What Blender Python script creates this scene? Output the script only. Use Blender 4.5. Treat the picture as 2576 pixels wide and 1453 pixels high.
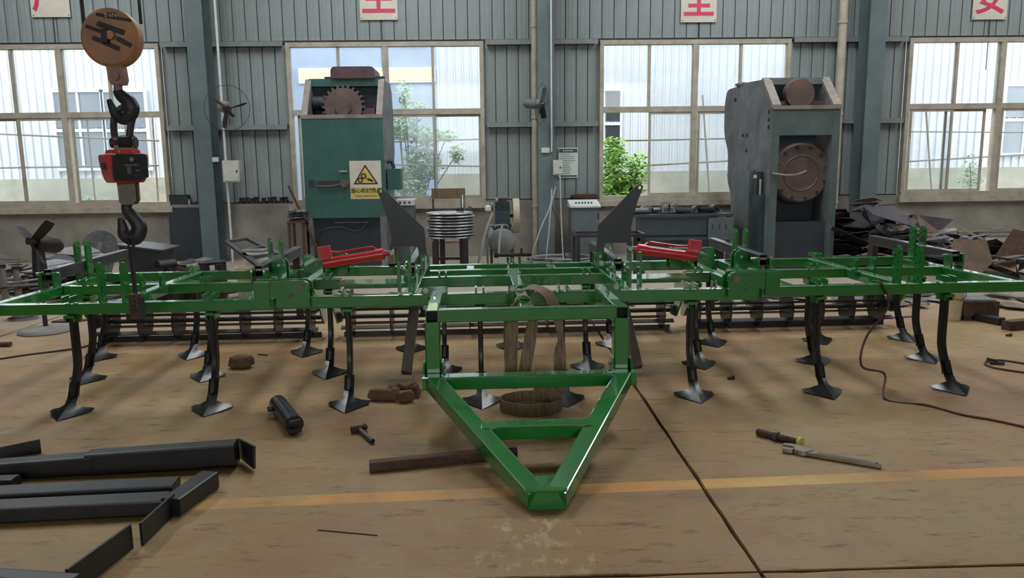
import bpy, bmesh, math, random
from math import sin, cos, pi, radians, sqrt, atan2, tan
from mathutils import Vector, Matrix, Euler

for o in list(bpy.data.objects):
    bpy.data.objects.remove(o)
sc = bpy.context.scene
COL = sc.collection

# ------------------------------------------------------------------ camera
FPX, PITCH, ROLL, YAW, CH = 1900.0, 9.0, 0.7, 1.6, 1.6
_p, _r, _y = radians(PITCH), radians(ROLL), radians(YAW)
CF = Vector((sin(_y)*cos(_p), cos(_y)*cos(_p), -sin(_p)))
_R0 = Vector((cos(_y), -sin(_y), 0)); _U0 = _R0.cross(CF)
CR = _R0*cos(_r) - _U0*sin(_r)
CU = CR.cross(CF)
cam_d = bpy.data.cameras.new('camera'); cam = bpy.data.objects.new('camera', cam_d); COL.objects.link(cam)
cam.matrix_world = Matrix(((CR.x, CU.x, -CF.x, 0), (CR.y, CU.y, -CF.y, 0), (CR.z, CU.z, -CF.z, CH), (0, 0, 0, 1)))
cam_d.sensor_fit = 'HORIZONTAL'; cam_d.sensor_width = 36.0
cam_d.lens = FPX/2576*36.0
cam_d.clip_start = 0.05; cam_d.clip_end = 200
sc.camera = cam

def ray(x, y): return CF + CR*((x-1288)/FPX) + CU*((726.5-y)/FPX)
def at(x, y, Y):                       # a point of the place at depth Y
    v = ray(x, y); return Vector((0, 0, CH)) + v*(Y/v.y)
def fl(x, y, z=0.0):                   # a point of the place at height z
    v = ray(x, y); return Vector((0, 0, CH)) + v*((z-CH)/v.z)

# ------------------------------------------------------------------ world, light, exposure
SKY = 4.9
wd = bpy.data.worlds.new('overcast_sky'); sc.world = wd; wd.use_nodes = True
wd.cycles.sampling_method = 'NONE'
bg = wd.node_tree.nodes['Background']
bg.inputs['Color'].default_value = (0.90, 0.95, 1.0, 1); bg.inputs['Strength'].default_value = SKY

def area(name, loc, rot, sx, sy, power, col=(1, 1, 1)):
    d = bpy.data.lights.new(name, 'AREA'); d.shape = 'RECTANGLE'; d.size = sx; d.size_y = sy
    d.energy = power; d.color = col
    o = bpy.data.objects.new(name, d); COL.objects.link(o); o.location = loc; o.rotation_euler = rot
    return o
CEIL = 7.2
ROOF_FILL = [(-7.5, 1.2), (-1.5, 1.2), (4.5, 1.2), (10.5, 1.2)]   # fill lamps added as unseen roof strips: centre X, width
for i, (sx_, w_) in enumerate(ROOF_FILL):
    area('roof_fill_lamp', (sx_, 9.75, CEIL-0.04), (0, 0, 0), w_, 5.5, 215, (0.93, 0.97, 1.0))

sc.view_settings.view_transform = 'Standard'; sc.view_settings.look = 'None'
sc.view_settings.gamma = 1.0; sc.view_settings.exposure = 0.14
try: sc.view_settings.use_curve_mapping = False
except Exception: pass
sc.cycles.use_denoising = True
sc.cycles.max_bounces = 5; sc.cycles.diffuse_bounces = 3; sc.cycles.glossy_bounces = 2; sc.cycles.volume_bounces = 0
sc.cycles.use_adaptive_sampling = True; sc.cycles.adaptive_threshold = 0.07; sc.cycles.adaptive_min_samples = 12
sc.cycles.transparent_max_bounces = 12
sc.cycles.caustics_reflective = False; sc.cycles.caustics_refractive = False
sc.cycles.sample_clamp_indirect = 4.0

# ------------------------------------------------------------------ materials
def srgb(h):
    if isinstance(h, str):
        c = [int(h[i:i+2], 16)/255 for i in (0, 2, 4)]
    else: c = [v/255 for v in h]
    return tuple((v/12.92 if v <= .04045 else ((v+.055)/1.055)**2.4) for v in c)
MATS = {}
def mat(name, col, rough=.5, metal=0., var=.15, scale=8., bump=0., col2=None, mix=.5, spec=.5, stretch=None, coat=0.):
    if name in MATS: return MATS[name]
    m = bpy.data.materials.new(name); m.use_nodes = True; nt = m.node_tree; N = nt.nodes; L = nt.links
    b = N['Principled BSDF']; b.inputs['Roughness'].default_value = rough; b.inputs['Metallic'].default_value = metal
    b.inputs['Specular IOR Level'].default_value = spec
    if coat: b.inputs['Coat Weight'].default_value = coat; b.inputs['Coat Roughness'].default_value = .05
    c = srgb(col) if not (isinstance(col, tuple) and max(col) <= 1.0) else col
    c2 = srgb(col2) if col2 else tuple(v*(1-var*1.6) for v in c)
    tc = N.new('ShaderNodeTexCoord'); mp = N.new('ShaderNodeMapping'); L.new(tc.outputs['Object'], mp.inputs[0])
    if stretch: mp.inputs['Scale'].default_value = stretch
    n = N.new('ShaderNodeTexNoise'); n.inputs['Scale'].default_value = scale; n.inputs['Detail'].default_value = 5
    n.inputs['Roughness'].default_value = .65
    L.new(mp.outputs[0], n.inputs[0])
    r = N.new('ShaderNodeValToRGB'); r.color_ramp.elements[0].position = .5-.28*(1.2-mix); r.color_ramp.elements[1].position = .5+.25*(1.2-mix)+.02
    r.color_ramp.elements[0].color = (*c2, 1); r.color_ramp.elements[1].color = (*c, 1)
    L.new(n.outputs[0], r.inputs[0]); L.new(r.outputs[0], b.inputs['Base Color'])
    if bump:
        bp = N.new('ShaderNodeBump'); bp.inputs['Strength'].default_value = bump; bp.inputs['Distance'].default_value = .01
        L.new(n.outputs[0], bp.inputs['Height']); L.new(bp.outputs[0], b.inputs['Normal'])
    MATS[name] = m
    return m
M = lambda n: MATS[n]
mat('green', (26, 122, 46), .26, var=.10, scale=5, coat=1.0)
mat('black_paint', (40, 40, 42), .42, var=.25, scale=6)
mat('arm_steel', (66, 66, 70), .28, .3, var=.2, scale=9, coat=.5)
mat('tube_bare', (112, 104, 98), .42, .3, scale=8, col2=(84, 76, 72))
mat('press_edge', (84, 98, 94), .55, scale=4, col2=(66, 78, 78))
mat('shank_steel', (40, 38, 38), .38, .35, var=.3, scale=14)
mat('sweep_steel', (46, 44, 44), .26, .55, var=.3, scale=20)
mat('bolt', (172, 172, 168), .36, .55, var=.2, scale=30)
mat('pin', (150, 112, 92), .5, .3, var=.3, scale=40)
mat('red', (222, 42, 54), .3, var=.12, scale=5, coat=.4)
mat('dark_hole', (14, 15, 20), .8, var=.2)
mat('bare_steel', (120, 120, 122), .38, .7, var=.3, scale=10)
mat('dark_steel', (58, 54, 56), .5, .4, var=.35, scale=6)
mat('rust', (92, 66, 52), .75, .15, var=.35, scale=12, bump=.2)
mat('scrap', (78, 70, 74), .42, .35, scale=5, col2=(54, 48, 56))
mat('scrap_brown', (132, 112, 92), .65, .2, scale=5, col2=(96, 80, 68))
mat('scrap_light', (150, 146, 146), .4, .5, var=.3, scale=6)
mat('concrete', (150, 144, 132), .9, scale=1.6, col2=(104, 98, 88), bump=.15, mix=.3)
mat('panel', (138, 146, 144), .55, scale=1.1, col2=(116, 124, 122), mix=.4)
mat('girt', (128, 134, 132), .6, var=.2, scale=3)
mat('column', (98, 110, 110), .5, scale=1.5, col2=(78, 90, 92))
mat('frame', (176, 168, 152), .5, scale=5, col2=(138, 128, 112), mix=.3)
mat('ext_white', (230, 233, 238), .6, var=.04, scale=1.0)
mat('ext_base', (196, 190, 172), .9, scale=1.5, col2=(150, 150, 136))
mat('ext_blue', (146, 160, 178), .7, scale=.5, col2=(126, 140, 160))
mat('ext_frame', (232, 234, 236), .5, var=.04)
mat('ext_glass', (150, 160, 168), .12, var=.15, scale=1.2)
mat('ext_dark', (70, 76, 80), .3, var=.3, scale=2)
mat('ext_yellow', (236, 224, 160), .5, var=.06)
mat('ground', (150, 150, 140), .95, scale=2, col2=(112, 116, 100))
mat('leaf', (158, 196, 92), .5, scale=3, col2=(98, 150, 62), spec=.3)
mat('leaf_pale', (150, 182, 132), .5, scale=3, col2=(104, 148, 98), spec=.3)
mat('bark', (96, 84, 66), .9, scale=20, col2=(66, 56, 44))
mat('bamboo', (150, 138, 116), .6, scale=10, col2=(110, 100, 84))
mat('press_green', (44, 92, 80), .5, scale=2.2, col2=(34, 72, 66))
mat('press_grey', (120, 122, 122), .6, scale=3, col2=(76, 80, 82), mix=.45)
mat('press_beige', (140, 132, 122), .6, scale=6, col2=(104, 96, 88))
mat('press_dark', (44, 52, 58), .6, var=.3, scale=4)  # lifted bluish tone paints in the haze over the background
mat('motor_brown', (88, 62, 64), .55, scale=4, col2=(66, 46, 50))
mat('flywheel', (112, 92, 84), .55, .3, scale=4, col2=(82, 70, 66))
mat('sign_white', (206, 200, 186), .5, scale=3, col2=(182, 174, 158))
mat('sign_yellow', (206, 180, 70), .5, scale=4, col2=(186, 164, 84))
mat('sign_red', (196, 52, 84), .5, var=.08)
mat('ink', (40, 36, 34), .6, var=.1)
mat('crane_yellow', (178, 130, 84), .55, scale=6, col2=(140, 100, 80), bump=.05)
mat('crane_black', (46, 42, 46), .6, var=.2)
mat('crane_pink', (160, 122, 112), .5, scale=8, col2=(128, 96, 88))
mat('hook_steel', (66, 66, 68), .45, .5, var=.3, scale=10)
mat('scale_red', (206, 52, 44), .4, var=.1, scale=6, coat=.2)
mat('scale_black', (44, 46, 52), .4, var=.15)
mat('wire_rope', (52, 50, 50), .6, .4, var=.3, scale=60)
mat('strap', (150, 130, 106), .9, scale=70, col2=(104, 87, 70), stretch=(1, 1, .12), mix=.55, bump=.3)
mat('cardboard', (116, 90, 66), .9, scale=16, col2=(82, 60, 46), bump=.7)
mat('jack_black', (44, 48, 54), .3, .3, var=.2, scale=8)
mat('wood', (120, 98, 76), .8, scale=12, col2=(86, 68, 52), stretch=(1, 1, .2))
mat('chrome', (190, 186, 176), .28, .85, var=.2, scale=14)
mat('cable_brown', (84, 56, 46), .6, var=.2)
mat('cable_dark', (44, 42, 44), .6, var=.2)
mat('cable_grey', (168, 168, 166), .6, var=.2)
mat('bucket', (216, 200, 160), .5, scale=6, col2=(188, 168, 126))
mat('white_paint', (204, 206, 202), .5, var=.15, scale=4)
mat('pipe', (176, 168, 150), .5, scale=5, col2=(150, 140, 122))
mat('box_white', (196, 198, 186), .5, scale=4, col2=(170, 170, 158))
mat('cabinet', (96, 104, 104), .5, scale=3, col2=(74, 82, 84))
mat('tank', (128, 132, 128), .6, scale=5, col2=(88, 92, 92))
mat('comp_teal', (38, 58, 64), .5, var=.3)
mat('tarp', (128, 124, 118), .8, var=.2)
mat('poster_bg', (206, 212, 206), .5, var=.05)
mat('poster_head', (56, 78, 76), .5, var=.1)
mat('poster_line', (110, 124, 120), .6, var=.1)
mat('pendant', (104, 72, 58), .6, scale=30, col2=(64, 44, 38))
mat('ceiling', (176, 180, 182), .8, var=.08)
mat('hall_wall', (150, 154, 152), .8, var=.1)
mat('joint', (64, 46, 34), .95, var=.3, scale=30)
mat('disc_steel', (168, 170, 172), .34, .6, var=.3, scale=3)
mat('bench', (58, 70, 76), .5, var=.25, scale=4)

def glass_mat():
    m = bpy.data.materials.new('window_glass'); m.use_nodes = True; nt = m.node_tree; N = nt.nodes; L = nt.links
    N.remove(N['Principled BSDF']); out = N['Material Output']
    t = N.new('ShaderNodeBsdfTransparent'); t.inputs[0].default_value = (.95, .97, .97, 1)
    g = N.new('ShaderNodeBsdfGlossy'); g.inputs['Roughness'].default_value = .04
    d = N.new('ShaderNodeBsdfDiffuse'); d.inputs[0].default_value = (.72, .75, .78, 1)
    tr = N.new('ShaderNodeBsdfTranslucent'); tr.inputs[0].default_value = (.85, .88, .92, 1)
    fr = N.new('ShaderNodeFresnel'); fr.inputs[0].default_value = 1.45
    m1 = N.new('ShaderNodeMixShader'); L.new(fr.outputs[0], m1.inputs[0]); L.new(t.outputs[0], m1.inputs[1]); L.new(g.outputs[0], m1.inputs[2])
    md = N.new('ShaderNodeMixShader'); md.inputs[0].default_value = .6; L.new(d.outputs[0], md.inputs[1]); L.new(tr.outputs[0], md.inputs[2])
    tc = N.new('ShaderNodeTexCoord'); n = N.new('ShaderNodeTexNoise'); n.inputs['Scale'].default_value = 1.3; n.inputs['Detail'].default_value = 4
    L.new(tc.outputs['Object'], n.inputs[0])
    mr = N.new('ShaderNodeMapRange'); mr.inputs[1].default_value = .35; mr.inputs[2].default_value = .75; mr.inputs[3].default_value = .05; mr.inputs[4].default_value = .22
    L.new(n.outputs[0], mr.inputs[0])
    m2 = N.new('ShaderNodeMixShader'); L.new(mr.outputs[0], m2.inputs[0]); L.new(m1.outputs[0], m2.inputs[1]); L.new(md.outputs[0], m2.inputs[2])
    L.new(m2.outputs[0], out.inputs[0]); MATS['glass'] = m
glass_mat()

TAPE_A, TAPE_B = fl(500, 1268), fl(2576, 1184)      # centre line of the worn yellow floor tape
def floor_mat():
    m = bpy.data.materials.new('floor_concrete'); m.use_nodes = True; nt = m.node_tree; N = nt.nodes; L = nt.links
    b = N['Principled BSDF']; b.inputs['Specular IOR Level'].default_value = .34
    tc = N.new('ShaderNodeTexCoord')
    def noise(scale, detail=5, rough=.6, st=(1, 1, 1), rot=0):
        mp = N.new('ShaderNodeMapping'); mp.inputs['Scale'].default_value = st; mp.inputs['Rotation'].default_value = (0, 0, rot)
        L.new(tc.outputs['Object'], mp.inputs[0])
        n = N.new('ShaderNodeTexNoise'); n.inputs['Scale'].default_value = scale; n.inputs['Detail'].default_value = detail; n.inputs['Roughness'].default_value = rough
        L.new(mp.outputs[0], n.inputs[0]); return n.outputs[0]
    def ramp(src, p0, p1, c0, c1):
        r = N.new('ShaderNodeValToRGB'); e = r.color_ramp.elements
        e[0].position = p0; e[1].position = p1; e[0].color = (*c0, 1); e[1].color = (*c1, 1); L.new(src, r.inputs[0]); return r.outputs[0]
    def mixc(f, a, c, mode='MIX'):
        x = N.new('ShaderNodeMix'); x.data_type = 'RGBA'; x.blend_type = mode
        if isinstance(f, (int, float)): x.inputs[0].default_value = f
        else: L.new(f, x.inputs[0])
        for s, v in ((x.inputs[6], a), (x.inputs[7], c)):
            if isinstance(v, tuple): s.default_value = (*v, 1)
            else: L.new(v, s)
        return x.outputs[2]
    def mth(op, a, c=0.):
        x = N.new('ShaderNodeMath'); x.operation = op; x.use_clamp = False
        for s, v in ((x.inputs[0], a), (x.inputs[1], c)):
            if isinstance(v, (int, float)): s.default_value = v
            else: L.new(v, s)
        return x.outputs[0]
    base = ramp(noise(.7, 6, .6), .36, .64, srgb((148, 112, 72)), srgb((158, 134, 90)))
    base = mixc(ramp(noise(2.3, 6, .7), .5, .72, (0, 0, 0), (.75, .75, .75)), base, srgb((142, 104, 68)))
    base = mixc(ramp(noise(3.1, 5, .6), .52, .75, (0, 0, 0), (.45, .45, .45)), base, srgb((138, 132, 88)))
    # fine dark dragging scratches
    st = ramp(noise(6, 8, .78, (.6, 2.2, 1), .25), .55, .66, (0, 0, 0), (.85, .85, .85))
    base = mixc(st, base, srgb((88, 64, 46)))
    st2 = ramp(noise(14, 6, .75, (.5, 2.0, 1), -.35), .58, .68, (0, 0, 0), (.7, .7, .7))
    base = mixc(st2, base, srgb((96, 70, 50)))
    # big oily smudges
    base = mixc(ramp(noise(1.0, 4, .55, (1, 1.6, 1)), .58, .74, (0, 0, 0), (.5, .5, .5)), base, srgb((92, 76, 62)))
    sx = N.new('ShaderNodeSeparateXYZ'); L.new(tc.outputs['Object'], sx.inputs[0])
    # window glare put into the colour: paler grey towards the back wall
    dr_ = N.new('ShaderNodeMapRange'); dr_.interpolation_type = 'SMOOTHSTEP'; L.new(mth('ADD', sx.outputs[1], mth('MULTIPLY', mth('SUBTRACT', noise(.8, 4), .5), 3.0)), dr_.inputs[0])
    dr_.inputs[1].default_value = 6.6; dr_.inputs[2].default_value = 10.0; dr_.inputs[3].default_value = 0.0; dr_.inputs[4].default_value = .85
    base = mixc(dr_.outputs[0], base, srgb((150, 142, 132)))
    # worn yellow tape
    mm = (TAPE_B.y-TAPE_A.y)/(TAPE_B.x-TAPE_A.x)
    d = mth('SUBTRACT', sx.outputs[1], mth('ADD', mth('MULTIPLY', sx.outputs[0], mm), TAPE_A.y-mm*TAPE_A.x))
    d = mth('ADD', mth('ABSOLUTE', d), mth('MULTIPLY', mth('SUBTRACT', noise(24, 3), .5), .006))
    inside = mth('MULTIPLY', mth('LESS_THAN', d, .058), mth('GREATER_THAN', sx.outputs[0], TAPE_A.x-.1))
    wear = ramp(noise(1.5, 7, .72), .40, .58, (.30, .30, .30), (.95, .95, .95))
    f = mth('MULTIPLY', inside, wear)
    tapec = mixc(ramp(noise(.9, 3), .4, .6, (0, 0, 0), (1, 1, 1)), srgb((206, 142, 66)), srgb((210, 170, 96)))
    base = mixc(f, base, tapec)
    # white paint crumbs on the ground before the drawbar
    c = fl(1345, 1395)
    dx = mth('MULTIPLY', mth('SUBTRACT', sx.outputs[0], c.x), 4.0); dy = mth('MULTIPLY', mth('SUBTRACT', sx.outputs[1], c.y), 2.6)
    rr = mth('ADD', mth('MULTIPLY', dx, dx), mth('MULTIPLY', dy, dy))
    near = mth('LESS_THAN', rr, 1.0)
    fw = mth('MULTIPLY', near, ramp(noise(9, 7, .7, (1.3, .7, 1)), .52, .66, (0, 0, 0), (.65, .65, .65)))
    base = mixc(fw, base, srgb((196, 184, 150)))
    ws = ramp(noise(30, 3, .5, (.25, 2.4, 1), .5), .74, .8, (0, 0, 0), (.5, .5, .5))
    base = mixc(ws, base, srgb((190, 178, 156)))
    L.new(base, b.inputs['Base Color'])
    ro = N.new('ShaderNodeMapRange'); L.new(noise(4, 5), ro.inputs[0]); ro.inputs[3].default_value = .40; ro.inputs[4].default_value = .64
    L.new(ro.outputs[0], b.inputs['Roughness'])
    bp = N.new('ShaderNodeBump'); bp.inputs['Strength'].default_value = .12; bp.inputs['Distance'].default_value = .006
    L.new(noise(18, 6, .7), bp.inputs['Height']); L.new(bp.outputs[0], b.inputs['Normal'])
    MATS['floor'] = m
floor_mat()

# ------------------------------------------------------------------ mesh helpers
class MB:
    def __init__(s): s.v = []; s.f = []; s.hard = False
    def add(s, vs, fs):
        k = len(s.v); s.v += [tuple(v) for v in vs]; s.f += [tuple(i+k for i in f) for f in fs]; return s
    def box(s, c, d, rz=0., rot=None):
        x, y, z = d[0]/2, d[1]/2, d[2]/2
        vs = [Vector(q) for q in ((-x,-y,-z),(x,-y,-z),(x,y,-z),(-x,y,-z),(-x,-y,z),(x,-y,z),(x,y,z),(-x,y,z))]
        R = rot.to_matrix() if rot else Matrix.Rotation(rz, 3, 'Z')
        c = Vector(c)
        return s.add([R@q+c for q in vs], [(0,3,2,1),(4,5,6,7),(0,1,5,4),(1,2,6,5),(2,3,7,6),(3,0,4,7)])
    def b6(s, x0, x1, y0, y1, z0, z1): return s.box(((x0+x1)/2, (y0+y1)/2, (z0+z1)/2), (abs(x1-x0), abs(y1-y0), abs(z1-z0)))
    def sweep(s, pts, prof, up=(0, 0, 1), cap=True, closed=False):
        pts = [Vector(p) for p in pts]; n = len(prof); vs = []; m = len(pts); up = Vector(up)
        for i, p in enumerate(pts):
            if closed: t = pts[(i+1) % m]-pts[i-1]
            else: t = (pts[min(i+1, m-1)]-pts[max(i-1, 0)])
            t.normalize()
            a = t.cross(up)
            if a.length < 1e-4: a = t.cross(Vector((0, 1, 0))) if abs(t.y) < .9 else t.cross(Vector((1, 0, 0)))
            a.normalize(); b = a.cross(t)
            sc_ = 1.0
            for (u, w) in prof: vs.append(p+a*u*sc_+b*w*sc_)
        fs = []
        for i in range(m if closed else m-1):
            j = (i+1) % m
            for k in range(n):
                l = (k+1) % n; fs.append((i*n+k, i*n+l, j*n+l, j*n+k))
        if cap and not closed:
            fs.append(tuple(range(n-1, -1, -1))); fs.append(tuple((m-1)*n+k for k in range(n)))
        return s.add(vs, fs)
    def beam(s, p0, p1, w, h, r=None, up=(0, 0, 1), cap=True):
        s.hard = True
        return s.sweep([p0, p1], rrect(w, h, r if r is not None else min(w, h)*.10), up, cap)
    def hollow(s, p0, p1, w, h, t=.006, up=(0, 0, 1)):
        s.hard = True; p0, p1 = Vector(p0), Vector(p1); o = rrect(w, h, min(w, h)*.10); i = rrect(w-2*t, h-2*t, min(w, h)*.08)
        n = len(o); k = len(s.v); s.sweep([p0, p1], o, up, False); j = len(s.v); s.sweep([p0, p1], i, up, False)
        s.f[-n:] = [tuple(reversed(f)) for f in s.f[-n:]]
        for e in (0, 1):
            for q in range(n):
                l = (q+1) % n; f = (k+e*n+q, k+e*n+l, j+e*n+l, j+e*n+q); s.f.append(f if e else tuple(reversed(f)))
        return s
    def tube(s, pts, r, n=10, up=(0, 0, 1), closed=False):
        return s.sweep(pts, [(r*cos(2*pi*k/n), r*sin(2*pi*k/n)) for k in range(n)], up, True, closed)
    def cyl(s, p0, p1, r, n=20, r2=None):
        p0, p1 = Vector(p0), Vector(p1); t = (p1-p0).normalized()
        a = t.cross(Vector((0, 0, 1)));  a = a if a.length > 1e-3 else Vector((1, 0, 0)); a.normalize(); b = a.cross(t)
        r2 = r if r2 is None else r2
        vs = [p0+(a*cos(2*pi*k/n)+b*sin(2*pi*k/n))*r for k in range(n)]+[p1+(a*cos(2*pi*k/n)+b*sin(2*pi*k/n))*r2 for k in range(n)]
        return s.add(vs, [(k, (k+1) % n, n+(k+1) % n, n+k) for k in range(n)]+[tuple(range(n-1, -1, -1)), tuple(range(n, 2*n))])
    def lathe(s, prof, c=(0, 0, 0), axis='Z', n=28, closed=False):
        c = Vector(c); vs = []; m = len(prof)
        for (r, h) in prof:
            for k in range(n):
                a = 2*pi*k/n; x, y = r*cos(a), r*sin(a)
                q = {'Z': (x, y, h), 'Y': (x, h, y), 'X': (h, x, y)}[axis]; vs.append(c+Vector(q))
        fs = []
        for i in range(m if closed else m-1):
            j = (i+1) % m
            for k in range(n): fs.append((i*n+k, i*n+(k+1) % n, j*n+(k+1) % n, j*n+k))
        if not closed:
            fs += [tuple(range(n-1, -1, -1)), tuple((m-1)*n+k for k in range(n))]
        return s.add(vs, fs)
    def prism(s, pts, ax, t0, t1):
        """extrude a 2-D outline along ax: 'Y' outline is (x,z); 'X' outline is (y,z); 'Z' outline is (x,y)"""
        g = {'Y': lambda p, t: (p[0], t, p[1]), 'X': lambda p, t: (t, p[0], p[1]), 'Z': lambda p, t: (p[0], p[1], t)}[ax]
        n = len(pts)
        return s.add([g(p, t0) for p in pts]+[g(p, t1) for p in pts], [tuple(range(n-1, -1, -1)), tuple(range(n, 2*n))]+[(k, (k+1) % n, n+(k+1) % n, n+k) for k in range(n)])
    def mesh(s, name, angle=32):
        me = bpy.data.meshes.new(name); me.from_pydata(s.v, [], s.f); me.validate()
        bm = bmesh.new(); bm.from_mesh(me); bmesh.ops.recalc_face_normals(bm, faces=bm.faces); bm.to_mesh(me); bm.free()
        for p in me.polygons: p.use_smooth = True
        me.set_sharp_from_angle(angle=radians(12 if s.hard else angle)); return me
    def build(s, name, m, parent=None, loc=(0, 0, 0), rot=(0, 0, 0), angle=32):
        me = s.mesh(name, angle); me.materials.append(MATS[m] if isinstance(m, str) else m)
        return link(name, me, parent, loc, rot)
def link(name, me, parent=None, loc=(0, 0, 0), rot=(0, 0, 0)):
    o = bpy.data.objects.new(name, me); COL.objects.link(o); o.parent = parent; o.location = loc; o.rotation_euler = rot
    return o
def rrect(w, h, r, n=3):
    r = min(r, w*.49, h*.49); out = []
    for cx, cy, a0 in ((w/2-r, h/2-r, 0), (-w/2+r, h/2-r, pi/2), (-w/2+r, -h/2+r, pi), (w/2-r, -h/2+r, 3*pi/2)):
        for k in range(n): a = a0+pi/2*k/(n-1); out.append((cx+r*cos(a), cy+r*sin(a)))
    return out
def rpoly(pts, r, n=4):
    """outline with rounded corners; r one radius or one for each corner"""
    out = []; m = len(pts)
    for i in range(m):
        p = Vector(pts[i]); a = Vector(pts[i-1])-p; b = Vector(pts[(i+1) % m])-p
        rr = r[i] if isinstance(r, (list, tuple)) else r
        rr = min(rr, a.length*.49, b.length*.49)
        if rr <= 0: out.append(tuple(p)); continue
        p0 = p+a.normalized()*rr; p1 = p+b.normalized()*rr
        for k in range(n+1):
            t = k/n; q = p0*(1-t)**2+p*2*t*(1-t)+p1*t*t; out.append(tuple(q))
    return out
def arc(cx, cz, r, a0, a1, n=10): return [(cx+r*cos(a0+(a1-a0)*k/n), cz+r*sin(a0+(a1-a0)*k/n)) for k in range(n+1)]
def holed(outer, holes, th, name, m, parent, ax='Y', t0=0.0):
    """flat plate with real holes"""
    bm = bmesh.new(); E_ = []
    g = {'Y': lambda p: (p[0], t0, p[1]), 'Z': lambda p: (p[0], p[1], t0)}[ax]
    for loop in [outer]+holes:
        loop = [p for i, p in enumerate(loop) if (Vector(p)-Vector(loop[i-1])).length > 1e-4]
        vs = [bm.verts.new(g(p)) for p in loop]
        for i in range(len(vs)): E_.append(bm.edges.new((vs[i], vs[(i+1) % len(vs)])))
    bmesh.ops.triangle_fill(bm, use_beauty=True, use_dissolve=False, edges=E_)
    ex = bmesh.ops.extrude_face_region(bm, geom=list(bm.faces)); d = Vector((0, th, 0)) if ax == 'Y' else Vector((0, 0, th))
    for v in ex['geom']:
        if isinstance(v, bmesh.types.BMVert): v.co += d
    bmesh.ops.recalc_face_normals(bm, faces=bm.faces); me = bpy.data.meshes.new(name); bm.to_mesh(me); bm.free(); me.materials.append(MATS[m])
    return link(name, me, parent)
def circ(x, z, r, n=12): return [(x+r*cos(2*pi*k_/n), z+r*sin(2*pi*k_/n)) for k_ in range(n)]
def smooth(pts, n=6, closed=False):
    P = [Vector(p) for p in pts]; out = []; m = len(P)
    rng = range(m) if closed else range(m-1)
    for i in rng:
        if closed: a, b, c, d = P[i-1], P[i], P[(i+1) % m], P[(i+2) % m]
        else: a, b, c, d = P[max(i-1, 0)], P[i], P[i+1], P[min(i+2, m-1)]
        for k in range(n):
            t = k/n; out.append(.5*((2*b)+(c-a)*t+(2*a-5*b+4*c-d)*t*t+(3*b-a-3*c+d)*t**3))
    if not closed: out.append(P[-1])
    return out
def tag(o, label=None, cat=None, group=None, kind=None):
    for k, v in (('label', label), ('category', cat), ('group', group), ('kind', kind)):
        if v: o[k] = v
    return o
def thing(name, label, cat, loc=(0, 0, 0), rz=0., group=None, rot=None):
    o = bpy.data.objects.new(name, None); COL.objects.link(o); o.location = loc
    o.rotation_euler = rot if rot else (0, 0, rz); o.empty_display_size = .1
    return tag(o, label, cat, group)
def struct(o, label=None):
    o['kind'] = 'structure'
    if label: o['label'] = label
    return o
def text(name, body, size, m, parent, loc, rot=(pi/2, 0, 0), ext=.0015, sx=1., bold=0.):
    c = bpy.data.curves.new(name, 'FONT'); c.body = body; c.size = size; c.extrude = ext; c.align_x = 'CENTER'; c.align_y = 'CENTER'; c.offset = bold
    t = bpy.data.objects.new(name, c); COL.objects.link(t); bpy.context.view_layer.update()
    me = bpy.data.meshes.new_from_object(t.evaluated_get(bpy.context.evaluated_depsgraph_get()))
    bpy.data.objects.remove(t); me.materials.clear(); me.materials.append(MATS[m])
    for v in me.vertices: v.co.x *= sx
    return link(name, me, parent, loc, rot)
rnd = random.Random(7)
ORD = ['first', 'second', 'third', 'fourth', 'fifth', 'sixth', 'seventh', 'eighth', 'ninth', 'tenth']

# ================================================================== THE SETTING
WY = 14.2
# ---- floor: concrete slabs with open joints
floor = struct(MB().b6(-15, 16, -15.2, 14.3, -.14, -.022).build('floor', 'joint'), 'brown stained concrete workshop floor')
XJ = [-15, -4.95, 1.055, 7.06, 16]; YJ = [-15.2, -9.3, -3.25, 2.775, 8.8, 14.3]
jr = random.Random(3)
for i in range(4):
    for j in range(5):
        x0, x1, y0, y1 = XJ[i]+.008, XJ[i+1]-.008, YJ[j]+.008, YJ[j+1]-.008
        out = []
        def edge(ax, ay, bx, by):
            n = max(6, int(sqrt((bx-ax)**2+(by-ay)**2)/.16))
            nx, ny = (by-ay), -(bx-ax); l = sqrt(nx*nx+ny*ny); nx /= l; ny /= l
            for k in range(n):
                t = k/n; e = (-abs(jr.gauss(0, .0045)) if k else 0)
                out.append((ax+(bx-ax)*t+nx*e, ay+(by-ay)*t+ny*e))
        edge(x0, y0, x1, y0); edge(x1, y0, x1, y1); edge(x1, y1, x0, y1); edge(x0, y1, x0, y0)
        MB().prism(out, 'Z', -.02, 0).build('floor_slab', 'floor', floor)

# ---- back wall: low concrete wall, sheet metal above it
wall = struct(MB().b6(-15, 16, WY+.10, WY+.16, 1.0, 6.4).build('wall_back', 'girt'), 'grey green sheet metal wall over a concrete plinth')
MB().b6(-15, 16, WY-.06, WY+.2, -.02, 1.03).build('plinth', 'concrete', wall)
WIN = [(-9.42, -5.87), (-3.62, -.07), (2.05, 5.56), (7.76, 11.3)]
ZB, ZT = 1.05, 3.87
pw = .222
def panel_mesh(h):
    b = MB(); g = .006
    prof = [(g, 0), (g+.004, -.012), (.06, -.014), (.075, -.018), (.09, -.014), (.13, -.014), (.145, -.018), (.16, -.014), (pw-g-.004, -.012), (pw-g, 0)]
    n = len(prof)
    b.add([(x, y, 0) for x, y in prof]+[(x, y, h) for x, y in prof], [(k, k+1, n+k+1, n+k) for k in range(n-1)]+[tuple(range(n)), tuple(range(2*n-1, n-1, -1))])
    me = b.mesh('wall_panel'); me.materials.append(MATS['panel']); return me
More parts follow.
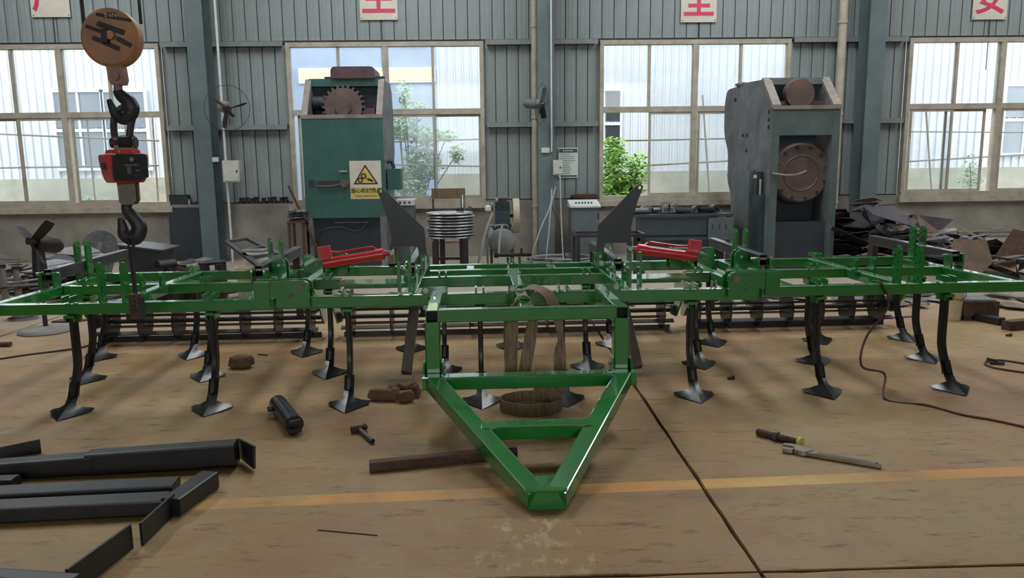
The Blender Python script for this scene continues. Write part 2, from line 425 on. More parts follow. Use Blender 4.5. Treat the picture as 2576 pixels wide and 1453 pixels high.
pm_hi, pm_lo = panel_mesh(6.4-ZT-.08), panel_mesh(ZT-1.06)
x = -13.0
# the wall body behind windows has to be open: rebuild the carrier as strips around the openings
bpy.data.meshes.remove(wall.data) if False else None
wb = MB()
xs = [-15]+[v for w in WIN for v in w]+[16]
for k in range(0, len(xs), 2): wb.b6(xs[k], xs[k+1], WY+.10, WY+.16, 1.0, 6.4)
for a, b_ in WIN: wb.b6(a, b_, WY+.10, WY+.16, ZT, 6.4)
me = wb.mesh('wall_back'); me.materials.append(MATS['press_dark']); wall.data = me  # carrier coloured dark to paint the shade in the panel seams
while x < 13.2:
    link('wall_panel', pm_hi, wall, (x, WY+.10, ZT+.07))
    x += pw
for (a, b_) in ((-13.0, WIN[0][0]), (WIN[0][1], WIN[1][0]), (WIN[1][1], WIN[2][0]), (WIN[2][1], WIN[3][0])):
    n_ = round((b_-a)/pw); w_ = (b_-a)/n_
    for k in range(n_):
        o = link('wall_panel', pm_lo, wall, (a+k*w_, WY+.10, 1.05)); o.scale.x = w_/pw
for (a, b_) in ((-15, WIN[0][0]), (WIN[0][1], WIN[1][0]), (WIN[1][1], WIN[2][0]), (WIN[2][1], WIN[3][0])):
    for z in (2.44, ZT+.03):
        g = MB(); g.b6(a+.04, b_-.04, WY-.06, WY+.08, z, z+.012); g.b6(a+.04, b_-.04, WY-.06, WY-.05, z-.075, z)
        g.build('girt', 'girt', wall)

# ---- the four windows
def window(n, x0, x1, lower):
    w = x1-x0; f = MB(); t = .07; y0, y1 = WY-.04, WY+.09
    f.b6(x0, x1, y0, y1, ZT-.06, ZT+.02); f.b6(x0, x1, y0-.03, y1, ZB-.05, ZB+.04)
    f.b6(x0, x0+t, y0, y1, ZB+.04, ZT-.06); f.b6(x1-t, x1, y0, y1, ZB+.04, ZT-.06)
    win = struct(f.build('window_%d' % n, 'frame'), 'tall cream framed factory window')
    MB().b6(x0-.06, x1+.06, y0-.10, y0-.0, ZB-.15, ZB-.05).build('sill', 'frame', win)
    zt = 2.66; ym = WY+.02
    MB().b6(x0+t, x1-t, y0+.012, y1-.012, zt-.05, zt+.05).build('transom', 'frame', win)
    q = (w-2*t)/4; xm = x0+w/2
    MB().b6(xm-.05, xm+.05, y0+.004, y1-.004, ZB+.04, ZT-.06).build('mullion', 'frame', win)
    for k in (1, 3):
        xx = x0+t+q*k; MB().b6(xx-.022, xx+.022, y0+.02, y1-.02, zt+.05, ZT-.06).build('mullion', 'frame', win)
    for k in range(4):
        a = x0+t+q*k; MB().b6(a+.01, a+q-.01, ym-.003, ym+.003, zt+.05, ZT-.05).build('pane', 'glass', win)
    for k, (a, b_, dy, glazed) in enumerate(lower):
        xa, xb = x0+t+(w-2*t)*a, x0+t+(w-2*t)*b_; yy = ym+dy; z0, z1 = ZB+.04, zt-.05; e = .042
        s = MB(); s.b6(xa, xa+e, yy-.014, yy+.014, z0+e, z1-e); s.b6(xb-e, xb, yy-.014, yy+.014, z0+e, z1-e)
        s.b6(xa, xb, yy-.014, yy+.014, z0, z0+e); s.b6(xa, xb, yy-.014, yy+.014, z1-e, z1)
        so = s.build('sash', 'frame', win)
        MB().b6(xa+e, xb-e, yy-.003, yy+.003, z0+e, z1-e).build('pane', 'glass', so)
    return win
window(1, *WIN[0], [(0, .25, .02, 1), (.25, .5, -.02, 1), (.36, .60, .02, 1), (.52, .80, -.02, 1), (.78, 1, .02, 1)][:2]+[(.53, .82, -.02, 1)])
window(2, *WIN[1], [(0.02, .27, .02, 1), (.25, .5, -.02, 1), (.5, .76, -.02, 1), (.74, 1, .02, 1)])
window(3, *WIN[2], [(.25, .50, -.02, 1), (.52, .76, -.02, 1), (.76, 1, .02, 1)])
window(4, *WIN[3], [(0.01, .25, -.02, 1), (.21, .44, .02, 1), (.52, .76, -.02, 1), (.76, 1, .02, 1)])

# ---- steel columns
def column(cx, label):
    c = MB(); y0 = WY-.46
    c.b6(cx-.15, cx+.15, y0, y0+.012, 0, 6.4); c.b6(cx-.15, cx+.15, WY-.075, WY-.063, 0, 6.4); c.b6(cx-.005, cx+.005, y0+.012, WY-.075, 0, 6.4)
    o = struct(c.build('steel_column', 'column'), label)
    MB().b6(cx-.22, cx+.22, y0-.05, WY-.062, 0, .025).build('base_plate', 'column', o)
    return o
column(-5.05, 'blue grey steel column between the two left windows')
column(1.03, 'blue grey steel column between the two middle windows')
column(6.93, 'blue grey steel column beside the right press')

# ---- ceiling and the hall behind the camera
cl = MB(); xs = [-15]
for sx_, w_ in ROOF_FILL: xs += [sx_-w_/2, sx_+w_/2]
xs.append(16)
for k in range(0, len(xs), 2): cl.b6(xs[k], xs[k+1], -15.2, WY+.2, CEIL, CEIL+.1)
for k in range(1, len(xs)-1, 2):
    cl.b6(xs[k], xs[k+1], -15.2, 7.0, CEIL, CEIL+.1); cl.b6(xs[k], xs[k+1], 12.5, WY+.2, CEIL, CEIL+.1)
struct(cl.build('ceiling', 'ceiling'))
struct(MB().b6(-15.2, -15, -15.2, WY+.2, 0, CEIL).build('wall_left', 'hall_wall'))
struct(MB().b6(16, 16.2, -15.2, WY+.2, 0, CEIL).build('wall_right', 'hall_wall'))
FR = -15.0
wf = MB(); wf.b6(-15, -8, FR-.2, FR, 0, CEIL); wf.b6(9, 16, FR-.2, FR, 0, CEIL); wf.b6(-8, 9, FR-.2, FR, 6.3, CEIL)
struct(wf.build('wall_front', 'hall_wall'))
dr = struct(MB().b6(-8, 9, FR-.16, FR-.10, 0, 2.6).build('added_door_1', 'cabinet'))  # unseen door added to cut the daylight through the opening behind
for k in range(13): MB().b6(-7.95, 8.95, FR-.11, FR-.085, k*.2+.01, k*.2+.185).build('added_door_slat', 'cabinet', dr)
struct(MB().b6(-15, 16, WY+.1, WY+.2, 6.4, CEIL).build('trim_1', 'hall_wall'))

# ================================================================== OUTSIDE THE WINDOWS
struct(MB().b6(-40, 40, WY+.21, 60, -.4, -.02).build('ground_outside', 'ground'), 'pale yard ground outside the windows')
EY = 20.2
def ext_hall(name, label, x0, x1, holes):
    t = thing(name, label, 'building', ((x0+x1)/2, EY, 0)); cx = (x0+x1)/2
    MB().b6(x0-cx, x1-cx, .02, 6, 1.5, 7.5).build('wall', 'ext_white', t)
    MB().b6(x0-cx, x1-cx, -.06, 6, -.02, 1.5).build('plinth', 'ext_base', t)
    b = MB(); h = 6.0; ew = .21
    prof = [(0, 0), (.012, -.045), (.034, -.045), (.046, 0)]
    b.add([(q, y, 0) for q, y in prof]+[(q, y, h) for q, y in prof]+[(.05, -.004, 0), (ew-.004, -.004, 0), (.05, -.004, h), (ew-.004, -.004, h)],
          [(0, 1, 5, 4), (1, 2, 6, 5), (2, 3, 7, 6), (8, 9, 11, 10)])
    me = b.mesh('cladding_panel'); me.materials.append(MATS['ext_white'])
    xx = x0
    while xx < x1-ew+.01:
        link('cladding_panel', me, t, (xx-cx, 0, 1.5)); xx += ew
    for (a, b_, z0, z1, dark) in holes:
        w = MB(); e = .07
        w.b6(a-cx, b_-cx, -.09, -.03, z0, z0+e); w.b6(a-cx, b_-cx, -.09, -.03, z1-e, z1); w.b6(a-cx, a-cx+e, -.09, -.03, z0+e, z1-e); w.b6(b_-cx-e, b_-cx, -.09, -.03, z0+e, z1-e)
        w.b6(a-cx+e, b_-cx-e, -.085, -.03, (z0+z1)/2-.04, (z0+z1)/2+.04); w.b6((a+b_)/2-cx-.03, (a+b_)/2-cx+.03, -.08, -.03, z0+e, z1-e)
        wo = w.build('window', 'ext_frame', t)
        for p in range(2):
            for r in range(2):
                xa = a-cx+e+p*((b_-a)/2); za = z0+e+r*((z1-z0)/2)
                MB().b6(xa, xa+(b_-a)/2-e-.03, -.06, -.045, za, za+(z1-z0)/2-e-.04).build('pane', 'ext_dark' if dark else 'ext_glass', wo)
    return t
def exx(px, py): p = at(px, py, EY); return p.x, p.z
h1 = [exx(150, 430)+exx(262, 225), exx(272, 430)+exx(370, 225)]
ext_hall('neighbouring_hall', 'white ribbed sheet metal hall outside the leftmost window', -16.0, -7.0, [(h1[0][0], h1[0][2], h1[0][1], h1[0][3], False), (h1[1][0], h1[1][2], h1[1][1], h1[1][3], False)])
a1 = exx(1470, 400)+exx(1566, 222); a2 = exx(2508, 392)+exx(2640, 210)
ext_hall('neighbouring_hall', 'white ribbed sheet metal hall outside the three right windows', exx(1103, 300)[0], 17.5, [(a1[0], a1[2], a1[1], a1[3], True), (a2[0], a2[2], a2[1], a2[3], False)])
# the blue grey works farther back, seen through the second window
FY = 30.0
t = thing('far_works', 'blue grey factory block with a lit ribbon window, far outside', 'building', (-4.5, FY, 0))
MB().b6(-9, 9, 0, 6, -.02, 9).build('wall', 'ext_blue', t)
zr0, zr1 = at(800, 206, FY).z, at(800, 176, FY).z
for k in range(6):
    a = -8.2+k*2.75; w = MB(); w.b6(a, a+2.45, -.10, -.01, zr0-.06, zr1+.06); wo = w.build('window', 'ext_frame', t)
    for q in range(4): MB().b6(a+.06+q*.59, a+.06+q*.59+.55, -.12, -.09, zr0, zr1).build('pane', 'ext_yellow', wo)

def bamboo(p0, p1, r, label, group=None):
    if 'upright' in label or 'leaning' in label:
        d0 = Vector(p1)-Vector(p0); p0 = Vector(p0)-d0*((p0[2]+.02)/d0.z); p0.y += .06; p1 = Vector(p1)+Vector((0, .06, 0))
    t = thing('bamboo_pole', label, 'pole', tuple(p0), group=group); d = Vector(p1)-Vector(p0)
    MB().tube([Vector((0, 0, 0)), d*.33, d*.66, d], r, 8).build('cane', 'bamboo', t)
    n = max(3, int(d.length/.6))
    for k in range(1, n): q = d*(k/n); u = d.normalized()*r*.5; MB().cyl(q-u, q+u, r*1.22, 8).build('node', 'bamboo', t)
BY = 18.2
bamboo(at(1786, 486, BY), at(1769, 238, BY), .022, 'upright bamboo pole outside the third window')
bamboo(at(2346, 470, BY), at(2333, 278, BY), .022, 'upright bamboo pole outside the rightmost window')
bamboo(at(1500, 355, BY), at(1840, 348, BY), .02, 'level bamboo pole, upper one outside the third window')
bamboo(at(1500, 423, BY), at(1840, 404, BY), .022, 'level bamboo pole, lower one outside the third window')
bamboo(at(980, 356, BY), at(1206, 350, BY), .02, 'level bamboo pole, upper one outside the second window')
bamboo(at(980, 414, BY), at(1206, 418, BY), .02, 'level bamboo pole, lower one outside the second window')
bamboo(at(1018, 486, BY), at(1002, 300, BY), .024, 'leaning bamboo pole in the bush outside the second window')
bamboo(at(0, 337, BY), at(400, 354, BY), .02, 'level bamboo pole, upper one outside the leftmost window')
bamboo(at(0, 422, BY), at(400, 416, BY), .02, 'level bamboo pole, lower one outside the leftmost window')
bamboo(at(237, 512, BY), at(215, 300, BY), .022, 'upright bamboo pole outside the leftmost window')
bamboo(at(396, 512, BY), at(380, 290, BY), .022, 'thin upright bamboo pole at the edge of the leftmost window')
bamboo(at(2270, 331, BY), at(2590, 333, BY), .014, 'level bamboo pole, upper one outside the rightmost window')
bamboo(at(2270, 407, BY), at(2590, 388, BY), .018, 'level bamboo pole, lower one outside the rightmost window')

def bush(label, px, Y, zones, n, m, ls, seed):
    """zones: (cx px, cy px, rx m, rz m)"""
    r = random.Random(seed); base = at(px, 500, Y); t = thing('shrub', label, 'shrub', (base.x, Y, -.02))
    b = MB(); st = MB(); tot = sum(z[2]*z[3] for z in zones)
    for (cx, cy, rx, rz) in zones:
        c = at(cx, cy, Y)-Vector((base.x, Y, -.02)); 
        st.tube(smooth([(r.uniform(-.1, .1), r.uniform(-.1, .1), 0), (c.x*.4, r.uniform(-.1, .1), c.z*.5), (c.x, 0, c.z)], 5), .012, 6)
        for k in range(int(n*rx*rz/tot)):
            while True:
                q = Vector((r.uniform(-1, 1), r.uniform(-1, 1), r.uniform(-1, 1)))
                if q.length < 1: break
            p = c+Vector((q.x*rx, q.y*.45, q.z*rz)); a = r.uniform(0, 2*pi); e = r.uniform(-.7, .5); l = ls*r.uniform(.7, 1.3); w = l*.2
            d = Vector((cos(a)*cos(e), sin(a)*cos(e), sin(e))); s = d.cross(Vector((0, 0, 1))).normalized()*w; up = Vector((0, 0, w*.4))
            b.add([p, p+d*l*.45+s-up, p+d*l, p+d*l*.45-s-up, p+d*l*.45+up], [(0, 1, 4), (1, 2, 4), (2, 3, 4), (3, 0, 4)])
    st.build('stems', 'bark', t); o = b.build('foliage', m, t); o['kind'] = 'stuff'
bush('bright green leafy shrub outside the third window', 1560, 17.6, [(1555, 440, .42, .55), (1540, 380, .28, .35), (1605, 425, .22, .4), (1560, 490, .5, .4), (1530, 480, .35, .4)], 1900, 'leaf', .16, 1)
bush('tall pale green tree sapling outside the second window', 1040, 18.6, [(1018, 240, .14, .36), (1050, 270, .3, .14), (1015, 320, .38, .36), (1075, 340, .42, .24), (1060, 410, .45, .5), (1125, 340, .26, .14), (1030, 460, .5, .4), (1150, 385, .16, .25)], 2100, 'leaf_pale', .16, 2)
bush('small green weed outside the rightmost window', 2442, 18.6, [(2442, 450, .18, .25), (2440, 410, .07, .25)], 170, 'leaf_pale', .13, 3)
bush('low yellowish weeds under the leftmost window', 225, 18.6, [(225, 500, .3, .1)], 90, 'leaf_pale', .1, 4)

# ================================================================== THE CULTIVATOR
# local axes: u right, v towards the wall, z up; v = 0 is the front face of the front beam
cult = thing('field_cultivator', 'wide green folding field cultivator with three rows of black sweeps', 'cultivator', (.21, 5.2, 0), radians(1.2))
Z0, Z1 = .665, .75; ZC = (Z0+Z1)/2; TH = .085
def gb(name, p0, p1, w=TH, h=TH, m='green', parent=None, r=None, up=(0, 0, 1)):
    return MB().beam(p0, p1, w, h, r, up).build(name, m, parent or cult)
# -- centre section
gb('front_beam', (-1.69, TH/2, ZC), (1.69, TH/2, ZC))
gb('middle_beam', (-.74, .89, ZC), (.74, .89, ZC))
gb('rear_beam', (-.74, 1.29, ZC), (.74, 1.29, ZC))
gb('rear_beam', (-1.69, 1.66, ZC), (1.69, 1.66, ZC))
for s in (-1, 1):
    gb('side_rail', (s*.78, TH, ZC+.002), (s*.78, 1.62, ZC+.002))
    gb('hinge_rail', (s*1.645, TH, ZC+.002), (s*1.645, 1.62, ZC+.002))
    gb('stub_beam', (s*1.60, .89, ZC), (s*1.40, .89, ZC))
    MB().b6(s*1.38, s*.83, .62, .90, .722, .738).build('deck_plate', 'green', cult)
    gb('deck_support', (s*1.38, .93, .69), (s*.83, .93, .69), .05, .06)
    gb('connector', (s*.36, 1.33, ZC), (s*.36, 1.62, ZC), .075, .075)
gb('centre_rail', (0, TH, ZC+.002), (0, 1.25, ZC+.002))

def clamp(parent, u, v, z, bolts=True):
    """two straps over the beam and the block that grips the shank under it"""
    for d in (-.026, .026):
        o = rpoly([(v-.035, z+.004), (v+TH+.03, z+.004), (v+TH+.03, z+.034), (v+TH+.005, z+.046), (v-.02, z+.046), (v-.035, z+.034)], .003, 2)
        MB().prism(o, 'X', u+d-.0065, u+d+.0065).build('clamp_strap', 'green', parent)
def shank(u, v, zt, name_label=None):
    sh = MB(); w, d = .035, .068
    path = smooth([(0, -.045, .10), (0, -.028, .15), (0, -.004, .20), (0, .020, .25), (0, .036, .30), (0, .042, .36), (0, .042, .5), (0, .042, zt+.0)], 4)
    path = [Vector((u, v+p.y, p.z)) for p in path]
    n = len(path); prof = rrect(w, d, .006, 2); sh.sweep(path, prof, up=(0, -1, 0))
    so = sh.build('shank', 'shank_steel', cult)
    clamp(so, u, v, zt+TH-.002)
    b = MB(); b.box((u, v+.043, zt-.012), (.07, .12, .02)); b.box((u-.028, v+.043, zt-.03), (.012, .10, .04)); b.box((u+.028, v+.043, zt-.03), (.012, .10, .04)); b.build('clamp_block', 'green', so)
    # the sweep: nose, two swept back wings, a raised neck
    g = []; L = lambda x, y, z: g.append((u+x, v+y, z))
    tip = -.285
    L(0, tip, .004); L(0, tip+.07, .034); L(0, tip+.15, .066); L(0, tip+.205, .10)
    for sx in (-1, 1):
        L(sx*.050, tip+.062, .008); L(sx*.10, tip+.125, .012); L(sx*.142, tip+.18, .016); L(sx*.138, tip+.215, .022)
        L(sx*.085, tip+.20, .034); L(sx*.036, tip+.175, .062); L(sx*.034, tip+.215, .10); L(sx*.045, tip+.11, .026)
        L(sx*.034, tip+.262, .195)
    k = 4; F = []
    for sx, o in ((-1, 4), (1, 13)):
        e1, e2, e3, e4, r1, n1, n2, m1, top = range(o, o+9)
        fs = [(0, e1, m1, 1), (e1, e2, m1), (e2, e3, r1, m1), (e3, e4, r1), (m1, r1, n1), (1, m1, n1, 2), (2, n1, n2, 3)]
        F += fs if sx > 0 else [tuple(reversed(f)) for f in fs]
    F.append((3, 19, 21, 12)); F.append((3, 12, 10))
    F = [f for f in F if f != (3, 12, 10)]; F[-1] = (10, 19, 21, 12)
    F.append((3, 10, 19))[0] if False else F.append((3, 19, 10))
    bm = bmesh.new(); vv = [bm.verts.new(p) for p in g]
    for f in F:
        try: bm.faces.new([vv[i] for i in f])
        except ValueError: pass
    bmesh.ops.recalc_face_normals(bm, faces=bm.faces)
    bmesh.ops.solidify(bm, geom=list(bm.faces), thickness=.006)
    me = bpy.data.meshes.new('sweep'); bm.to_mesh(me); bm.free()
    for p in me.polygons: p.use_smooth = True
    me.set_sharp_from_angle(angle=radians(38)); me.materials.append(MATS['sweep_steel'])
    link('sweep', me, so)
    for zz, yy in ((.115, tip+.212), (.165, tip+.238)):
        MB().cyl((u, v+yy+.01, zz), (u, v+yy-.014, zz+.004), .0105, 8).build('sweep_bolt', 'shank_steel', so)
ROW1, ROW2, ROW3 = .0, .85, 1.58
for s in (-1, 1):
    for u in (.29, 1.21): shank(s*u, ROW1, Z0-.002)
    for u in (.58, 1.50): shank(s*u, ROW2, Z0-.002)
    shank(s*.91, 1.62, Z0-.002)
shank(0.0, 1.62, Z0-.002)

# -- wings
def wing(s):
    zz = .016 if s > 0 else -.006
    h = .076; z = Z0+h/2+zz; zt = Z0+h+zz
    gb('wing_front_beam', (s*1.71, h/2, z), (s*3.66, h/2, z), h, h)
    gb('wing_middle_beam', (s*1.96, ROW2+h/2, z), (s*3.56, ROW2+h/2, z), h, h)
    gb('wing_rear_beam', (s*1.78, ROW3+h/2, z), (s*3.62, ROW3+h/2, z), h, h)
    for u in (1.93, 2.78, 3.60): gb('wing_rail', (s*u, h, z+.0015), (s*u, ROW3, z+.0015), h, h)
    for u in (2.14, 3.08): shank(s*u, ROW1, Z0+zz-.002)
    for u in (2.46, 3.39): shank(s*u, ROW2, Z0+zz-.002)
    for u in (1.84, 2.83, 3.64): shank(s*u, ROW3, Z0+zz-.002)
    # folding hinges, front and rear: arm of the wing, ears of the centre, pin
    for v0 in (0.0, 1.60):
        zp = .822
        o = [(s*1.82, .742), (s*1.82, .866)]+[(s*x, q) for x, q in arc(1.50, zp, .046, pi/2, -pi/2, 10)][:0]
        o = [(1.83, .745), (1.83, .866), (1.50, .866)]+arc(1.50, zp, .048, pi/2, 0, 6)[1:][::1]
        pts = [(1.83, .747), (1.83, .866), (1.50, .868)]+[(1.50-.048*sin(a), zp+.046*cos(a)) for a in [pi*k/8 for k in range(1, 8)]]+[(1.50, .776), (1.56, .747)]
        pts = [(s*x, q) for x, q in pts]
        for dv in (-.022, .062): MB().prism(pts, 'Y', v0+dv, v0+dv+.02).build('hinge_arm', 'green', cult)
        MB().b6(s*1.725, s*1.825, v0-.034, v0-.001, .692+zz, .86).build('hinge_block', 'green', cult)
        ear = [(1.455, .69), (1.555, .69), (1.555, zp)]+[(1.505+.05*cos(a), zp+.05*sin(a)) for a in [pi*k/8 for k in range(1, 9)]]
        ear = [(s*x, q) for x, q in ear]
        for dv in (-.044, .084): MB().prism(ear, 'Y', v0+dv, v0+dv+.02).build('hinge_ear', 'green', cult)
        MB().cyl((s*1.505, v0-.056, zp), (s*1.505, v0+.112, zp), .021, 20).build('hinge_pin', 'pin', cult)
        MB().cyl((s*1.565, v0-.03, .765), (s*1.585, v0-.045, .765), .012, 10).build('stop_bolt', 'bolt', cult)
    # rounded lugs on the inner wing rail
    for du in (-.035, .035):
        lug = [(.98, zt), (1.14, zt), (1.14, .84)]+[(1.06+.08*cos(a), .84+.08*sin(a)) for a in [pi*k/8 for k in range(1, 9)]]
        lug = [(x*1.0, q) for x, q in lug]
        c0 = s*1.93+du
        pts = [(c0-.055, zt), (c0+.055, zt), (c0+.055, .86)]+[(c0+.055*cos(a), .86+.055*sin(a)) for a in [pi*k/8 for k in range(1, 9)]]
    for dv in (.0, .075):
        c0 = s*1.92
        pts = [(c0-.058, zt-.01), (c0+.058, zt-.01), (c0+.058, .85)]+[(c0+.058*cos(a), .85+.058*sin(a)) for a in [pi*k/8 for k in range(1, 9)]]
        MB().prism(pts, 'Y', 1.02+dv, 1.036+dv).build('wing_lug', 'green', cult)
    MB().cyl((s*1.92, 1.01, .85), (s*1.92, 1.13, .85), .012, 12).build('lug_bolt', 'bolt', cult)
for s in (-1, 1): wing(s)

# -- perforated upright straps (in pairs), with real holes
def strap_mesh(name, w, z0, z1, cut):
    bm = bmesh.new(); t = .02; hs = .0075; pit = .05
    rows = []; z = z0+.05; k = 0
    # two staggered columns of holes: the outline is built from cells, each cell a square ring round its hole
    cells = max(1, int((z1-z0-cut)/pit)); cz = (z1-z0-cut)/cells
    for c in range(cells):
        for col in (0, 1):
            y0, y1 = (-w/2, 0) if col == 0 else (0, w/2); za, zb = z0+c*cz, z0+(c+1)*cz
            hy = (y0+y1)/2; hz = za+cz*(.35 if col else .65)
            ring = []
            out = [(y0, za), ((y0+y1)/2, za), (y1, za), (y1, (za+zb)/2), (y1, zb), ((y0+y1)/2, zb), (y0, zb), (y0, (za+zb)/2)]
            inn = [(hy+hs*cos(-3*pi/4+pi/4*q), hz+hs*sin(-3*pi/4+pi/4*q)) for q in range(8)]
            for sgn in (-1, 1):
                vo = [bm.verts.new((sgn*t/2, p[0], p[1])) for p in out]; vi = [bm.verts.new((sgn*t/2, p[0], p[1])) for p in inn]
                for q in range(8): bm.faces.new((vo[q], vo[(q+1) % 8], vi[(q+1) % 8], vi[q]))
                ring.append(vi)
            for q in range(8): bm.faces.new((ring[0][q], ring[0][(q+1) % 8], ring[1][(q+1) % 8], ring[1][q]))
    zc = z1-cut
    a = [(-w/2, z0), (w/2, z0), (w/2, zc), (w*.18, z1), (-w*.18, z1), (-w/2, zc)]
    L = [bm.verts.new((-t/2, p[0], p[1])) for p in a]; R = [bm.verts.new((t/2, p[0], p[1])) for p in a]
    for q in range(6): 
        if q in (0, 1, 2, 3, 4, 5): bm.faces.new((L[q], L[(q+1) % 6], R[(q+1) % 6], R[q]))
    bm.faces.new((L[2], L[3], L[4], L[5])); bm.faces.new((R[5], R[4], R[3], R[2]))
    bmesh.ops.remove_doubles(bm, verts=bm.verts, dist=.0004); bmesh.ops.recalc_face_normals(bm, faces=bm.faces)
    me = bpy.data.meshes.new(name); bm.to_mesh(me); bm.free(); me.materials.append(MATS['green']); return me
tall_f = strap_mesh('perforated_strap', .085, .735, 1.01, .03)
tall_r = strap_mesh('perforated_strap', .085, .735, 1.05, .03)
low = strap_mesh('perforated_strap', .07, .735, .855, .02)
def pair(me, u, v, gap, dz=0):
    for d in (-gap/2, gap/2): link('perforated_strap', me, cult, (u+d, v, dz))
for s in (-1, 1):
    dz = .014 if s > 0 else -.004
    pair(tall_f, s*2.80, .06, .155, dz); pair(low, s*2.80, .68, .15, dz)
    pair(tall_f, s*.815, .10, .075); pair(low, s*.80, .58, .085)
pair(strap_mesh('perforated_strap', .075, .74, .885, .02), 0, 1.0, .095)
o = MB(); o.cyl((-.16, .99, .905), (.15, .985, .905), .016, 12); o.cyl((-.16, .99, .905), (-.13, .99, .905), .026, 6); o.build('top_pin', 'dark_steel', cult)
MB().b6(.055, .075, .975, 1.0, .905, .96).build('pin_tab', 'dark_steel', cult)

# -- roller arms: dark square tubes with a bent down leg at the back
def roller_arm(u, s, dz):
    w, h = .066, .09; v0, v1 = .79, 2.12; zt = .835+dz
    a = MB().hollow((u, v0, zt), (u, v1, zt+.02), w, h, .007).build('roller_arm', 'arm_steel', cult)
    MB().beam((u, v1-.045, zt+.0), (u, v1+.0, .22), w, .085).build('leg', 'arm_steel', a)
    for d in (-.048, .048):
        o = [(v0-.03, .735+dz), (v0+.07, .735+dz), (v0+.07, .86+dz), (v0-.03, .86+dz)]
        MB().prism(rpoly(o, .01, 2), 'X', u+d-.007, u+d+.007).build('arm_bracket', 'green', cult)
    MB().cyl((u-.10, v0+.02, .845+dz), (u+.075, v0+.02, .845+dz), .012, 10).build('arm_bolt', 'bolt', cult)
    for d in (-.045, .045): link('perforated_strap', tall_r, cult, (u+d, 1.34, dz))
for s in (-1, 1):
    dz = .012 if s > 0 else -.004
    roller_arm(s*3.63, s, dz); roller_arm(s*2.02, s, dz); roller_arm(s*.83, s, 0)
    # loose wheel arms hanging to the floor
    MB().hollow((s*.90+.035, .50, .055), (s*.82+.03, .93, .70), .075, .085, .006, up=(0, -1, .7)).build('wheel_arm', 'tube_bare', cult)

# -- cage rollers
def roller(u0, u1, nd, ph):
    v, z, R = 2.12, .20, .195
    ro = MB().cyl((u0, v, z), (u1, v, z), .022, 14).build('cage_roller', 'dark_steel', cult)
    for k in range(nd):
        uu = u0+.10+(u1-u0-.20)*k/(nd-1)
        MB().lathe([(.03, -.004), (R-.012, -.004), (R-.012, .004), (.03, .004)], (uu, v, z), 'X', 28, True).build('roller_disc', 'shank_steel', ro)
    for k in range(6):
        a = ph-pi/2+2*pi*k/6; c = Vector((0, v+R*cos(a), z+R*sin(a)))
        e = Euler((a, 0, 0)); c = Vector((0, v+(R-.022)*cos(a), z+(R-.022)*sin(a))); MB().box(((u0+u1)/2, c.y, c.z), (u1-u0-.02, .05, .010), rot=e).build('roller_bar', 'dark_steel', ro)
    for q in (u0-.02, u1+.02):
        MB().box((q, v, z), (.03, .09, .09)).build('roller_bearing', 'dark_steel', ro)
roller(-3.92, -1.82, 7, .02); roller(-1.62, 1.62, 9, -.06); roller(1.77, 3.82, 7, .05)
for u in (-3.95, -1.79, -1.66, 1.66, 1.74, 3.86):
    MB().prism(rpoly([(2.06, .14), (2.17, .14), (2.12, .50), (1.66, .66), (1.60, .60)], .02, 3), 'X', u-.008, u+.008).build('roller_hanger', 'green', cult)
    
